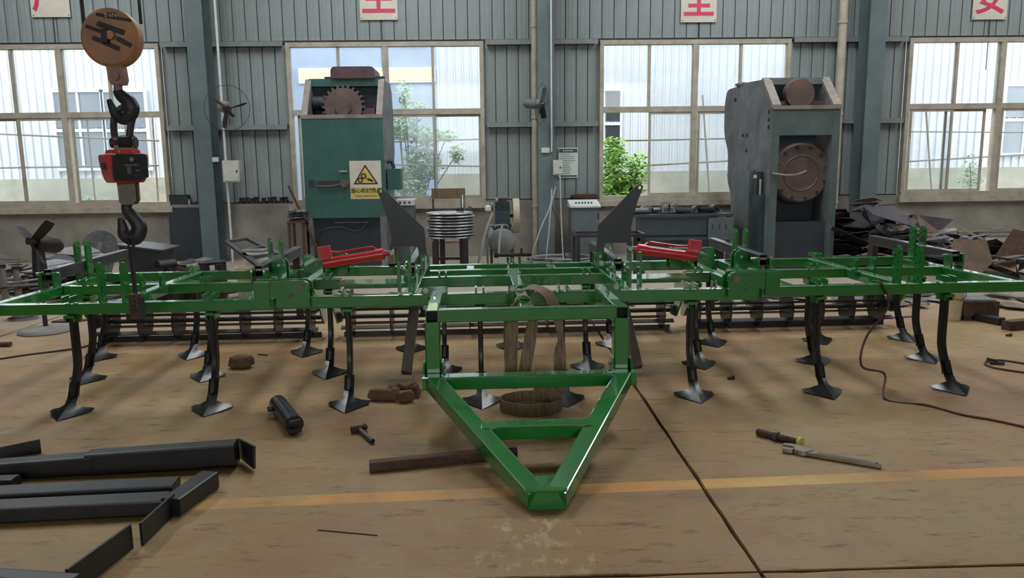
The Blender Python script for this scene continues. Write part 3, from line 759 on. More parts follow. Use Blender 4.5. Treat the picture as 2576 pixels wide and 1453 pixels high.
# -- fold levers and red hydraulic rams
def lever(s):
    # outline in (u, z): taken on the left one, mirrored for the right one
    P = [(-1.135, 1.445), (-1.10, 1.462), (-1.07, 1.445), (-.745, 1.115), (-.728, .86), (-.752, .82), (-.79, .82), (-.803, .955), (-.835, .962), (-1.0, .962), (-1.022, .945), (-1.03, .905), (-1.045, .95), (-1.02, 1.03), (-1.045, 1.17), (-1.085, 1.32)]
    P = rpoly([(x, z) for x, z in P], .018, 3)
    # punch the eye at the tip with a bridged outline
    hole = [(-1.102, 1.432), .014]
    P = [(-s*x if s > 0 else x, z) for x, z in P]
    hx = 1.102 if s > 0 else -1.102
    holed(P, [circ(hx, 1.432, .015, 14)], .022, 'fold_lever', 'black_paint', cult, 'Y', 1.255)
    c0 = s*.76
    for dv in (1.225, 1.29):
        pts = [(c0-.052, .745), (c0+.052, .745), (c0+.052, .845)]+[(c0+.052*cos(a), .845+.052*sin(a)) for a in [pi*k/8 for k in range(1, 9)]]
        MB().prism(pts, 'Y', dv, dv+.016).build('lever_lug', 'green', cult)
    MB().cyl((c0, 1.215, .85), (c0, 1.316, .85), .013, 12).build('lever_bolt', 'bolt', cult)
    # ram
    a = Vector((s*1.655, 1.266, .822)); b = Vector((s*1.022, 1.266, .912)); d = (b-a).normalized(); up = Vector((0, 0, 1)); n = (up-d*up.dot(d)).normalized()
    rm = MB().cyl(a+d*.02, a+d*.50, .044, 24).build('hydraulic_ram', 'red', cult)
    MB().cyl(a+d*.49, a+d*.57, .05, 24).build('gland', 'red', rm)
    MB().cyl(a+d*.565, a+d*.60, .026, 16).build('rod', 'red', rm)
    MB().cyl(a+d*.60-d*.01, b, .02, 16).build('rod_end', 'bare_steel', rm)
    pb = MB(); q = a+d*.075+n*.085; pb.add([], []); 
    ex = Matrix((d, Vector((0, 1, 0)), n)).transposed()
    pb.box((0, 0, 0), (.105, .06, .115)); pb.v = [tuple(ex@Vector(v)+q) for v in pb.v]; pb.build('port_block', 'red', rm)
    MB().tube(smooth([q+d*.05+n*.0, q+d*.12-n*.01, a+d*.25+n*.072, a+d*.44+n*.075, a+d*.48+n*.07, a+d*.51+n*.045], 5), .009, 8).build('oil_pipe', 'red', rm)
    MB().box(tuple(a+d*.0), (.05, .05, .07)).build('ram_foot', 'red', rm)
    for dv in (1.215, 1.30):
        c1 = s*1.655
        pts = [(c1-.05, .745), (c1+.05, .745), (c1+.05, .83)]+[(c1+.05*cos(t), .83+.05*sin(t)) for t in [pi*k/8 for k in range(1, 9)]]
        MB().prism(pts, 'Y', dv, dv+.016).build('ram_lug', 'green', cult)
    MB().cyl((s*1.655, 1.20, .825), (s*1.655, 1.325, .825), .016, 14).build('ram_pin', 'pin', cult)
    MB().cyl((s*1.022, 1.225, .912), (s*1.022, 1.30, .912), .02, 14).build('rod_pin', 'bolt', cult)
    MB().prism(rpoly([(s*1.70, .745), (s*1.80, .745), (s*1.80, .90), (s*1.70, .90)], .012, 2), 'Y', 1.35, 1.366).build('guard_plate', 'green', cult)
for s in (-1, 1): lever(s)

# -- drawbar: upper arms bolted to the front beam, two posts, low triangle
for u in (-.60, 0, .60):
    pl = MB().prism(rpoly([(u-.087, .645), (u+.087, .645), (u+.087, .805), (u-.087, .805)], .012, 3), 'Y', -.03, -.014).build('mount_plate', 'green', cult)
    for du in (-.063, .063):
        for z in (.782, .660):
            MB().cyl((u+du, -.028, z), (u+du, -.034, z), .019, 14).build('washer', 'bolt', pl)
            MB().cyl((u+du, -.034, z), (u+du, -.047, z), .0115, 6).build('mount_bolt', 'bolt', pl)
    for sd in (-1, 1):
        MB().prism([(-.03, .735), (-.03, .69), (-.09, .71)], 'X', u+sd*.042-.005, u+sd*.042+.005).build('gusset', 'green', cult)
    MB().prism([(-.03, .752), (-.03, .79), (-.09, .752)], 'X', u-.006, u+.006).build('gusset', 'green', cult)
VA = -.615
for u in (-.59, .59):
    MB().hollow((u, VA, .71), (u, -.03, .71), .08, .08, .006).build('upper_arm', 'green', cult)
    MB().b6(u-.033, u+.033, VA+.05, VA+.06, .677, .743).build('end_plug', 'dark_hole', cult)
    gb('post', (u, VA+.05, .672), (u, VA+.05, .33), .096, .096, up=(0, -1, 0))
    for sd in (-1, 1):
        if sd*u > 0 or True:
            MB().prism([(VA-.06, .36), (VA+.0, .42), (VA+.10, .42), (VA+.10, .28), (VA-.06, .28)], 'X', u+sd*.056-.006, u+sd*.056+.006).build('post_cheek', 'green', cult)
    MB().cyl((u-.075*(1 if u > 0 else -1), VA+.06, .375), (u-.05*(1 if u > 0 else -1), VA+.06, .375), .012, 6).build('cheek_bolt', 'bolt', cult)
gb('upper_arm', (0, VA+.08, .71), (0, -.03, .71), .08, .08)
gb('cross_beam', (-.55, VA+.045, .71), (.55, VA+.045, .71), .078, .082)
gb('triangle_rear_beam', (-.655, VA-.055, .312), (.665, VA-.055, .312), .10, .082)
NV = -1.80
for s in (-1, 1):
    p0 = Vector((s*.585, VA-.08, .312)); p1 = Vector((s*.045, NV-.012, .047)); d = (p1-p0).normalized()
    gb('triangle_side_beam', p0, p1+d*.0, .105, .084)
def tri(v): t = (v-(VA-.08))/((NV-.012)-(VA-.08)); return .585+(.045-.585)*t, .312+(.047-.312)*t
uu, zz = tri(-1.22); gb('triangle_cross_beam', (-uu+.03, -1.22, zz), (uu-.03, -1.22, zz), .10, .082)
# nose: end box closed by a plate, cap plate on top
MB().prism([(-.095, NV-.025), (.095, NV-.025), (.142, NV+.155), (-.142, NV+.155)], 'Z', .0885, .0965).build('nose_cap', 'green', cult)
MB().prism(rpoly([(-.094, .002), (.094, .002), (.094, .0875), (-.094, .0875)], .006, 2), 'Y', NV-.025, NV-.012).build('nose_plate', 'green', cult)
nb = MB(); nb.prism([(-.09, NV-.013), (.09, NV-.013), (.09, NV+.10), (-.09, NV+.10)], 'Z', .006, .086); nb.build('nose_box', 'green', cult)
# u-bolt left standing on the front beam
for du in (0, .03): MB().cyl((1.36+du, .04, .74), (1.36+du, .04, .80), .008, 10).build('u_bolt_end', 'bolt', cult)
for du in (-.82, -.75): MB().lathe([(.03, 0), (.036, .006), (.036, .02), (.02, .026)], (du-.25, 1.66, .75), 'Z', 14).build('rubber_cap', 'dark_hole', cult)

# ================================================================== PRESSES
def side_plate(t, x0, x1, prof, m, edge_m=None):
    return MB().prism(prof, 'X', x0, x1).build('side_plate', m, t)
# -- left press
PY = 12.3
xl, xr = at(763, 400, PY).x, at(966, 400, PY).x; cx = (xl+xr)/2; hw = (xr-xl)/2
zs, zt, zb = at(860, 288, PY).z, at(860, 200, PY+.35).z, at(860, 540, PY).z
p1 = thing('punch_press', 'dark green punch press with a yellow warning sign, by the second window', 'press', (cx, PY, 0))
prof = [(0, 0), (0, zs), (.42, zt), (1.1, zt), (1.3, zt-.12), (1.42, zs-.2), (1.42, 1.9), (1.30, 1.75), (1.30, 1.3), (1.1, 1.15), (1.1, 0)]
for s in (-1, 1):
    a, b_ = (s*hw, s*(hw-.10)); side_plate(p1, min(a, b_), max(a, b_), prof, 'press_grey')
    MB().prism([(-.015, zb), (-.015, zs), (.41, zt+.015), (.46, zt+.015), (.03, zs-.02), (.03, zb)], 'X', min(a, b_)+.002, max(a, b_)-.002).build('edge_strip', 'press_beige', p1)
MB().b6(-hw+.10, hw-.10, .0, .05, zb, zs-.03).build('back_panel', 'press_green', p1)
MB().b6(-hw, hw, -.02, .0, zb+.02, zs-.06).build('cover_plate', 'press_green', p1)
MB().b6(-hw-.01, hw+.01, -.03, .03, zs-.06, zs).build('sill_bar', 'press_beige', p1)
MB().b6(-hw+.06, hw-.06, .40, .50, zt-.10, zt+.02).build('top_bar', 'press_green', p1)
MB().b6(-hw+.10, hw-.10, .55, .60, zb, zt).build('inner_wall', 'press_dark', p1)
MB().b6(-hw+.10, hw-.10, .08, .12, .0, zb).build('lower_wall', 'press_dark', p1)
MB().b6(-hw+.10, hw-.10, -.02, .12, zb-.05, zb+.02).build('lower_rail', 'press_green', p1)
gx = -hw+.62
MB().lathe([(.06, -.09), (.30, -.09), (.31, 0), (.30, .06), (.06, .06)], (gx, .36, zs+.14), 'Y', 36).build('flywheel', 'flywheel', p1)
for k in range(24):
    a = 2*pi*k/24; MB().box((gx+.325*cos(a), .36, zs+.14+.325*sin(a)), (.05, .13, .035), rot=Euler((0, -a, 0))).build('gear_tooth', 'flywheel', p1)
MB().cyl((gx, .22, zs+.14), (gx, .30, zs+.14), .13, 20).build('hub', 'flywheel', p1)
MB().cyl((gx-.5, .4, zs+.22), (gx-.1, .4, zs+.22), .10, 16).build('drive_shaft', 'press_dark', p1)
MB().b6(gx+.33, hw-.16, .3, .5, zs+.02, zs+.12).build('bearing_block', 'motor_brown', p1)
# slot with lever, small handle
MB().b6(-hw+.07, -hw+.16, -.032, -.018, at(780, 470, PY).z, at(780, 453, PY).z).build('slot_cover', 'press_dark', p1)
MB().b6(-hw+.20, -hw+.62, -.026, -.016, at(780, 469, PY).z, at(780, 455, PY).z).build('slot', 'press_dark', p1)
lp = at(868, 461, PY)-Vector((cx, PY, 0)); l0 = at(800, 468, PY)-Vector((cx, PY, 0))
MB().tube(smooth([(l0.x, -.05, l0.z), ((l0.x+lp.x)/2, -.06, l0.z-.005), (lp.x, -.06, lp.z)], 5), .018, 8).build('lever', 'motor_brown', p1)
MB().cyl((lp.x, -.02, lp.z), (lp.x, -.09, lp.z), .06, 18).build('lever_hub', 'flywheel', p1)
hp = at(865, 431, PY)-Vector((cx, PY, 0)); MB().cyl((hp.x-.06, -.045, hp.z), (hp.x+.06, -.045, hp.z), .013, 8).build('small_handle', 'bolt', p1)
# motor cover on top
mx0, mx1 = at(836, 190, PY+.5).x-cx, at(946, 190, PY+.5).x-cx; mz = at(890, 170, PY+.5).z
MB().prism(rpoly([(mx0, zt+.02), (mx1, zt+.02), (mx1, mz), (mx0, mz)], [.0, .0, .08, .08], 5), 'Y', .35, .95).build('motor_cover', 'motor_brown', p1)
for q in (mx0-.07, mx1+.07): MB().b6(q-.06, q+.06, .5, .62, zt, mz-.14).build('motor_bracket', 'press_dark', p1)
# switch box and conduit on the side, bolts on the throat edge
MB().b6(hw+.03, hw+.24, .12, .45, at(985, 478, PY).z, at(985, 424, PY).z).build('switch_box', 'press_green', p1)
MB().tube(smooth([(hw+.02, .2, at(975, 408, PY).z), (hw+.09, .2, at(975, 405, PY).z), (hw+.13, .2, at(975, 424, PY).z)], 5), .03, 8).build('conduit', 'press_dark', p1)
for py in (380, 402, 422): z = at(1000, py, PY+1.4).z; MB().cyl((hw-.05, 1.40, z), (hw-.05, 1.50, z), .03, 8).build('throat_bolt', 'press_dark', p1)
# dies and cable in the dark bay
MB().tube(smooth([(-hw+.12, .0, zb-.45), (-hw+.25, -.02, zb-.25), (-hw+.55, -.03, zb-.2), (-hw+.8, -.02, zb-.27), (-hw+1.0, 0, zb-.12)], 6), .012, 8).build('bay_cable', 'cable_dark', p1)
MB().b6(-.2, .35, -.01, .04, zb-.13, zb-.12).build('bay_bar', 'bare_steel', p1)

# warning sign on the left press
sz0, sz1 = at(920, 500, PY).z, at(920, 404, PY).z; sx0, sx1 = at(881, 450, PY).x, at(960, 450, PY).x
sw, shh = sx1-sx0, sz1-sz0
sg = thing('warning_sign', 'white and yellow machine injury warning sign on the green press', 'sign', ((sx0+sx1)/2, PY-.021, sz0))
MB().b6(-sw/2, sw/2, -.006, 0, 0, shh).build('sign_board', 'sign_white', sg)
MB().b6(-sw/2+.012, sw/2-.012, -.0072, -.0055, .012, .30*shh).build('text_band', 'sign_yellow', sg)
def tri_ring(z0, h, w, t, y0, y1, m, nm):
    MB().prism(rpoly([(-w/2, z0), (w/2, z0), (0, z0+h)], .02, 3), 'Y', y0, y1).build(nm, m, sg)
tri_ring(.385*shh, .52*shh, .80*sw, 0, -.0080, -.0055, 'ink', 'triangle_border')
tri_ring(.42*shh, .42*shh, .64*sw, 0, -.0095, -.0055, 'sign_yellow', 'triangle_field')
def gear(cx_, cz_, r):
    b = MB(); n = 10; o = []
    for k in range(n*4):
        a = 2*pi*k/(n*4); rr = r*(1.0 if k % 4 in (0, 1) else .78); o.append((cx_+rr*cos(a), cz_+rr*sin(a)))
    b.prism(o, 'Y', -.011, -.0055); b.build('gear_mark', 'ink', sg)
    MB().prism([(cx_+r*.42*cos(2*pi*k/16), cz_+r*.42*sin(2*pi*k/16)) for k in range(16)], 'Y', -.0122, -.0055).build('gear_mark_eye', 'sign_yellow', sg)
gear(-.03, .60*shh, .052); gear(-.085, .49*shh, .048)
MB().prism([(-.0, .53*shh), (.05, .545*shh), (.11, .50*shh), (.125, .44*shh), (.09, .455*shh), (.04, .48*shh), (.02, .515*shh)], 'Y', -.011, -.0055).build('hand_mark', 'ink', sg)
text('lettering', '当心机械伤人', .082, 'ink', sg, (0, -.0085, .215*shh), bold=.0015)
text('lettering', 'Caution mechanical injury', .044, 'ink', sg, (0, -.0085, .085*shh), sx=.78)
for dx in (-1, 1):
    for q in (.03, .97): MB().cyl((dx*(sw/2-.03), -.012, q*shh), (dx*(sw/2-.03), -.005, q*shh), .008, 8).build('screw', 'bolt', sg)

# -- right press
QY = 11.5
xl, xr = at(1938, 400, QY).x, at(2108, 400, QY).x; cx = (xl+xr)/2; hw = (xr-xl)/2
zs, zt = at(2010, 266, QY).z, at(2010, 199, QY+.45).z
p2 = thing('punch_press', 'tall grey green punch press with bare flywheel, beside the right column', 'press', (cx, QY, 0))
D = 2.35
bz = lambda py: at(1815, py, QY+D).z
prof = [(0, 0), (0, zs), (.48, zt), (1.5, zt+.05), (1.75, zt+.02), (D-.12, bz(228)), (D, bz(260)), (D, bz(335)), (D-.28, bz(385)), (D-.30, bz(455)), (D-.5, bz(485)), (D-.55, bz(560)), (1.35, bz(575)), (1.35, 0)]
for s in (-1, 1):
    a, b_ = sorted((s*hw, s*(hw-.12))); side_plate(p2, a, b_, rpoly(prof, [0, 0, 0, .05, .1, .15, .15, .2, .1, .05, .1, .1, 0, 0], 4), 'press_grey')
    MB().prism([(-.015, 0), (-.015, zs), (.47, zt+.015), (.52, zt+.015), (.03, zs-.02), (.03, 0)], 'X', a+.002, b_-.002).build('edge_strip', 'press_edge', p2)
    MB().prism([(-.02, zs-.02), (-.02, zs+.02), (.46, zt+.03), (.50, zt+.0), (.02, zs-.03)], 'X', a-.004, b_+.004).build('rim', 'press_beige', p2)
MB().b6(-hw, hw, -.03, .05, zs-.05, zs+.005).build('sill_bar', 'press_beige', p2)
MB().b6(-hw+.1, hw-.1, .42, .5, zt-.08, zt+.02).build('top_bar', 'press_grey', p2)
zc = at(2010, 340, QY).z
MB().b6(-hw+.11, hw-.11, -.01, .04, zc, zs-.05).build('upper_panel', 'press_edge', p2)
MB().b6(-hw+.11, hw-.11, .55, .60, 0, zt).build('inner_wall', 'press_dark', p2)
MB().lathe([(.05, 0), (.22, 0), (.24, .1), (.22, .2), (.05, .2)], (0.0, .25, (zs+zt)/2-.02), 'Y', 30).build('drive_wheel', 'flywheel', p2)
MB().b6(-hw+.12, hw-.12, .3, .5, zs, zs+.1).build('bearing_block', 'motor_brown', p2)
fc = at(2013, 435, QY+.2)-Vector((cx, QY, 0)); fr = .46
fw = MB().lathe([(.02, -.02), (fr-.03, -.02), (fr, .02), (fr, .22), (.02, .22)], (fc.x, .18, fc.z), 'Y', 44).build('flywheel', 'flywheel', p2)
MB().lathe([(fr*.55, -.005), (fr*.58, -.015), (fr*.62, -.005)], (fc.x, .16, fc.z), 'Y', 44, True).build('flywheel_ring', 'flywheel', fw)
for k in range(12):
    a = 2*pi*k/12+.2; MB().cyl((fc.x+.86*fr*cos(a), .165, fc.z+.86*fr*sin(a)), (fc.x+.86*fr*cos(a), .12, fc.z+.86*fr*sin(a)), .026, 8).build('flywheel_bolt', 'press_dark', fw)
h0 = at(1940, 436, QY)-Vector((cx, QY, 0)); h1_ = at(2005, 440, QY)-Vector((cx, QY, 0))
MB().tube(smooth([(h0.x, -.04, h0.z), ((h0.x+h1_.x)/2, -.06, h0.z-.03), (h1_.x, .05, h1_.z), (h1_.x+.2, .14, h1_.z+.06)], 6), .018, 8).build('clutch_rod', 'press_beige', p2)
MB().b6(-hw+.12, hw-.12, .05, .5, .0, at(2010, 560, QY).z).build('lower_block', 'press_dark', p2)
for k, py in enumerate((385, 403, 422, 440)): z = bz(py); MB().cyl((-hw+.06, D-.30, z), (-hw+.06, D-.16, z), .028, 8).build('throat_bolt', 'press_dark', p2)
for k, py in enumerate((280, 300, 318)): z = at(1925, py, QY).z; MB().cyl((-hw-.012, .12, z), (-hw+.01, .12, z), .035, 8).build('plate_hole', 'press_dark', p2)
for (dq, py) in ((1.1, 340), (1.3, 340), (1.1, 378), (1.75, 250)): z = at(1870, py, QY+dq).z; MB().cyl((-hw-.012, dq, z), (-hw+.01, dq, z), .03, 8).build('plate_hole', 'press_dark', p2)
# side attachments: grey guard column and teal valve unit
gz = at(1870, 428, QY+.8).z
MB().b6(-hw-.10, -hw-.005, .62, 1.30, 0, gz).build('guard_box', 'cabinet', p2)
MB().b6(-hw-.10, -hw-.005, .16, .44, .0, at(1890, 490, QY+.3).z).build('valve_unit', 'comp_teal', p2)
MB().b6(-hw-.10, -hw-.01, .28, .40, at(1890, 490, QY+.3).z, at(1890, 432, QY+.3).z).build('valve_box', 'press_dark', p2)
MB().cyl((-hw-.06, .22, at(1890, 490, QY+.3).z), (-hw-.06, .22, at(1890, 450, QY+.3).z), .02, 8).build('valve_rod', 'bolt', p2)
MB().b6(-hw-.115, -hw-.098, .28, .38, at(1890, 448, QY+.3).z, at(1890, 440, QY+.3).z).build('valve_plate', 'white_paint', p2)
cap_z = zt+.05; MB().lathe([(.02, 0), (.12, 0), (.12, .03), (.07, .05), (.02, .06)], (-hw+.06, 1.6, cap_z-.02), 'Z', 12).build('top_cap', 'press_grey', p2)

# ================================================================== WALL SIGNS
def char_sign(px0, px1, pyb, ch, lab, scl=1.0):
    a, b_ = at(px0, pyb, WY-.0), at(px1, pyb, WY-.0); w = b_.x-a.x; h = w*1.05
    t = thing('slogan_board', lab, 'sign', ((a.x+b_.x)/2, WY+.055, a.z))
    MB().b6(-w/2, w/2, -.008, 0, 0, h).build('sign_board', 'sign_white', t)
    text('lettering', ch, w*.94*scl, 'sign_red', t, (0, -.0095, h*.50), bold=.012)
    for dx in (-1, 1): MB().cyl((dx*(w/2-.03), -.012, .03), (dx*(w/2-.03), -.005, .03), .01, 8).build('rivet', 'ink', t)
    MB().b6(.018, .024, -.010, .012, -.9, 0).build('hanging_seam', 'ink', t)
char_sign(76, 174, 42, '产', 'white board with a red character above the leftmost window')
char_sign(905, 1000, 49, '生', 'white board with a red character above the second window')
char_sign(1714, 1804, 55, '全', 'white board with a red character above the third window')
char_sign(2449, 2536, 48, '安', 'white board with a red character above the rightmost window')

# ================================================================== CRANE HOOK, SCALE, PENDANT
HY = 5.0
def hp_(px, py): return at(px, py, HY)
bc = hp_(283, 97); r = (hp_(356, 97).x-hp_(211, 97).x)/2
hk = thing('crane_hook_block', 'round yellow crane pulley block with black stripes and a steel hook', 'crane hook', tuple(bc))
fwd = Vector((-.42, -1, 0)).normalized()   # the block is turned a little
RZ = atan2(fwd.x, -fwd.y)*-1
body = MB(); body.lathe([(.01, -.05), (r*.9, -.05), (r, -.035), (r, .035), (r*.9, .05), (.01, .05)], (0, 0, 0), 'Y', 48)
ZR = .0
body.build('pulley_cheek', 'crane_yellow', hk)
def stripe(x0, z0, x1, z1, w):
    d = Vector((x1-x0, 0, z1-z0)); n = Vector((-d.z, 0, d.x)).normalized()*w/2
    P = [(x0-n.x, z0-n.z), (x1-n.x, z1-n.z), (x1+n.x, z1+n.z), (x0+n.x, z0+n.z)]
    MB().prism(rpoly(P, w*.3, 3), 'Y', -.053, -.048).build('stripe', 'crane_black', hk)
k = r/73.0
for (a, b_, c, d, w) in ((-55, 28, -18, 14, 9), (-26, 34, 42, 10, 14), (-40, 0, 26, -30, 12), (20, -2, 56, -22, 12), (-26, 56, 60, 40, 8)): stripe(a*k, b_*k, c*k, d*k, w*k)
MB().b6(-12*k, 3*k, -.085, -.05, -14*k, 18*k).build('axle_lock', 'crane_black', hk)
MB().cyl((8*k, -.05, 4*k), (8*k, -.082, 4*k), 11*k, 18).build('axle_end', 'crane_yellow', hk)
pl = MB(); pl.prism([(2*k, 46*k), (21*k, 46*k), (26*k, 60*k), (2*k, 60*k)], 'Y', -.055, -.049); pl.build('load_plate', 'crane_black', hk)
text('lettering', '0 kN', 15*k, 'sign_white', hk, (11*k, -.0565, 53*k))
zf = hp_(290, 214).z-bc.z; zf0 = -r*.80
MB().prism([(-18*k, zf0), (22*k, zf0), (26*k, zf+.03), (21*k, zf), (-8*k, zf), (-13*k, zf+.03)], 'Y', -.035, .035).build('yoke', 'crane_pink', hk)
MB().cyl((6*k, -.05, zf+.05), (6*k, .05, zf+.05), .026, 16).build('yoke_pin', 'crane_pink', hk)
def L(px, py): q = hp_(px, py)-bc; return Vector((q.x, 0, q.z))
MB().cyl(L(297, 210), L(297, 228), .026, 14).build('hook_neck', 'crane_pink', hk)
def taper_hook(pts, rad, flat=1.25):
    P = smooth(pts, 5); n = len(P); R = []
    for i in range(n):
        t = i/(n-1)*(len(rad)-1); a = int(min(t, len(rad)-2)); R.append(rad[a]+(rad[a+1]-rad[a])*(t-a))
    b = MB(); m = 12; vs = []
    for i, p in enumerate(P):
        t = (P[min(i+1, n-1)]-P[max(i-1, 0)]).normalized(); s = Vector((0, 1, 0)); q = s.cross(t).normalized()
        for k_ in range(m): a = 2*pi*k_/m; vs.append(p+q*R[i]*cos(a)*flat+s*R[i]*sin(a))
    fs = [(i*m+k_, i*m+(k_+1) % m, (i+1)*m+(k_+1) % m, (i+1)*m+k_) for i in range(n-1) for k_ in range(m)]
    fs += [tuple(range(m-1, -1, -1)), tuple((n-1)*m+k_ for k_ in range(m))]
    return b.add(vs, fs)
taper_hook([L(294, 226), L(304, 240), L(322, 254), L(330, 272), L(326, 290), L(311, 299), L(293, 290), L(283, 272), L(274, 250)], [.022, .03, .038, .042, .036, .03, .026, .02, .012]).build('hook', 'hook_steel', hk)
for px in (208, 351):
    a = hp_(px+4, 60); q0 = Vector((a.x-bc.x, .0, a.z-bc.z)); q1 = Vector((q0.x-.03, 0, CEIL-bc.z))
    MB().tube([q0, q1], .010, 8).build('wire_rope', 'wire_rope', hk)
# shackle + crane scale + lower hook
sc0 = hp_(312, 420)
cs = thing('crane_scale', 'red crane scale with a black face hanging from the pulley hook', 'scale', tuple(sc0))
def S(px, py, y=0.): q = hp_(px, py)-sc0; return Vector((q.x, y, q.z))
MB().tube(smooth([S(291, 358), S(286, 318), S(289, 288, .01), S(310, 268, .015), S(331, 288, .01), S(329, 318), S(324, 358)], 6), .021, 10, up=(0, 1, 0)).build('shackle', 'hook_steel', cs)
MB().cyl(S(281, 359), S(343, 359), .034, 16).build('shackle_pin', 'hook_steel', cs)
MB().cyl(S(304, 358), S(338, 358), .046, 8).build('shackle_nut', 'hook_steel', cs)
MB().b6(S(291, 365).x, S(341, 365).x, -.03, .03, S(312, 382).z, S(312, 345).z).build('upper_lug', 'crane_pink', cs)
rz = radians(-38)
def face(px0, px1, pyt, pyb):  # outline for body
    return S(px0, pyb), S(px1, pyt)
# body: two faces seen; build as a rounded box turned so that its left flank shows
bz0, bz1 = S(312, 459).z, S(312, 377).z
bo = MB()
sec = rpoly([(-.118, -.132), (.118, -.132), (.118, .132), (-.118, .132)], .03, 3)
levels = [(bz0, .74), (bz0+.02, .84), ((bz0+bz1)/2, .96), (bz1-.05, 1.0), (bz1-.03, .97), (bz1-.022, .72), (bz1, .68)]
n = len(sec); vs = []; 
for z, f in levels: vs += [(x*f, y*f, z) for x, y in sec]
fs = [(i*n+k_, i*n+(k_+1) % n, (i+1)*n+(k_+1) % n, (i+1)*n+k_) for i in range(len(levels)-1) for k_ in range(n)]+[tuple(range(n-1, -1, -1)), tuple((len(levels)-1)*n+k_ for k_ in range(n))]
bo.add(vs, fs); RB = Matrix.Rotation(radians(42), 4, 'Z')
bo.v = [tuple(RB@Vector(v)) for v in bo.v]; bo.build('housing', 'scale_red', cs)
fp = MB(); fp.prism(rpoly([(-.105, bz0+.012), (.06, bz0+.012), (.075, bz0+.03), (.102, bz0+.03), (.098, bz1-.045), (.085, bz1-.028), (-.085, bz1-.028), (-.105, bz1-.04)], .012, 3), 'Y', -.012, .012)
Rf = RB@Matrix.Translation((0, -.130, 0))@Matrix.Rotation(radians(4), 4, 'X')
fp.v = [tuple(Rf@Vector(v)) for v in fp.v]; fp.build('display_panel', 'scale_black', cs)
def onface(b, nm, m, par=cs): b.v = [tuple(Rf@Vector(v)) for v in b.v]; return b.build(nm, m, par)
zm = (bz0+bz1)/2
onface(MB().cyl((.0, -.014, bz1-.06), (.0, -.026, bz1-.06), .0135, 16), 'knob', 'bolt')
lab = onface(MB().b6(-.055, .055, -.015, -.012, zm-.055, zm+.018), 'rating_plate', 'bare_steel')
onface(MB().b6(-.052, .052, -.0165, -.0125, zm-.052, zm+.015), 'rating_field', 'scale_black', lab)
for q in range(5):
    onface(MB().b6(-.028, -.004, -.018, -.013, zm-.008-q*.009, zm-.003-q*.009), 'rating_line', 'bolt', lab)
onface(MB().b6(.022, .046, -.018, -.013, zm-.03, zm-.024), 'rating_line', 'bolt', lab); onface(MB().b6(-.04, .04, -.018, -.013, zm+.004, zm+.010), 'rating_line', 'bolt', lab)
mk = MB().b6(-.03, .03, -.004, .004, -.022, .022); Rm = RB@Matrix.Translation((-.116, .0, zm+.0))@Matrix.Rotation(radians(90), 4, 'Z'); 
mk.v = [tuple(Rm@Vector(v)) for v in mk.v]; mk.build('maker_plate', 'scale_black', cs)
for dx in (-.05, .03): MB().cyl(RB@Vector((dx, -.10, bz1-.012)), RB@Vector((dx, -.085, bz1-.012)), .009, 8).build('housing_screw', 'bolt', cs)
z1_, z2_ = S(320, 458).z, S(320, 508).z
for y in (-.028, .028):
    MB().prism([(S(301, 470).x, z1_+.02), (S(345, 470).x, z1_+.02), (S(346, 490).x, z2_+.01), (S(340, 505).x, z2_-.015), (S(312, 505).x, z2_-.015), (S(305, 490).x, z2_+.0)], 'Y', y-.008, y+.008).build('lower_lug', 'press_beige', cs)
MB().cyl(S(330, 470, -.0), S(330, 505, 0), .03, 14).build('hook_eye', 'hook_steel', cs)
taper_hook([S(326, 500), S(318, 524), S(334, 545), S(350, 568), S(345, 592), S(329, 598), S(313, 588), S(308, 568), S(303, 548)], [.028, .026, .034, .04, .042, .04, .034, .024, .014]).build('lower_hook', 'hook_steel', cs)
MB().b6(S(309, 535).x, S(317, 535).x, -.014, .014, S(312, 552).z, S(312, 520).z).build('safety_latch', 'bare_steel', cs)

# pendant control hanging from the crane, in front of the left wing
pc = at(345, 800, 4.95)
pd = thing('crane_pendant', 'brown push button crane pendant hanging before the left wing beam', 'control', tuple(pc))
def Q(px, py): q = at(px, py, 4.95)-pc; return Vector((q.x, 0, q.z))
a, b_ = Q(342, 738), Q(350, 800)
pb = MB(); pb.beam(b_, a, .075, .06, .012, up=(0, -1, 0)); pb.build('case', 'pendant', pd)
for k_ in range(5):
    q = a.lerp(b_, .1+.19*k_); MB().b6(q.x-.034, q.x+.004, q.y-.042, q.y-.02, q.z-.010, q.z+.010).build('button', 'rust', pd)
MB().b6(min(a.x, b_.x)+.02, max(a.x, b_.x)+.045, -.034, .0, b_.z, a.z-.02).build('side_grip', 'black_paint', pd)
MB().tube(smooth([a, Q(339, 700), Q(335, 640), Q(337, 606), Q(336, 596)+Vector((0, .05, 0)), Q(332, 590)+Vector((0, .10, 0))], 5), .010, 8).build('control_cable', 'cable_dark', pd)
MB().tube([Q(338, 735), Q(326, 640), Q(322, 604), Q(322, 592)+Vector((0, .05, 0))], .007, 8).build('support_wire', 'wire_rope', pd)

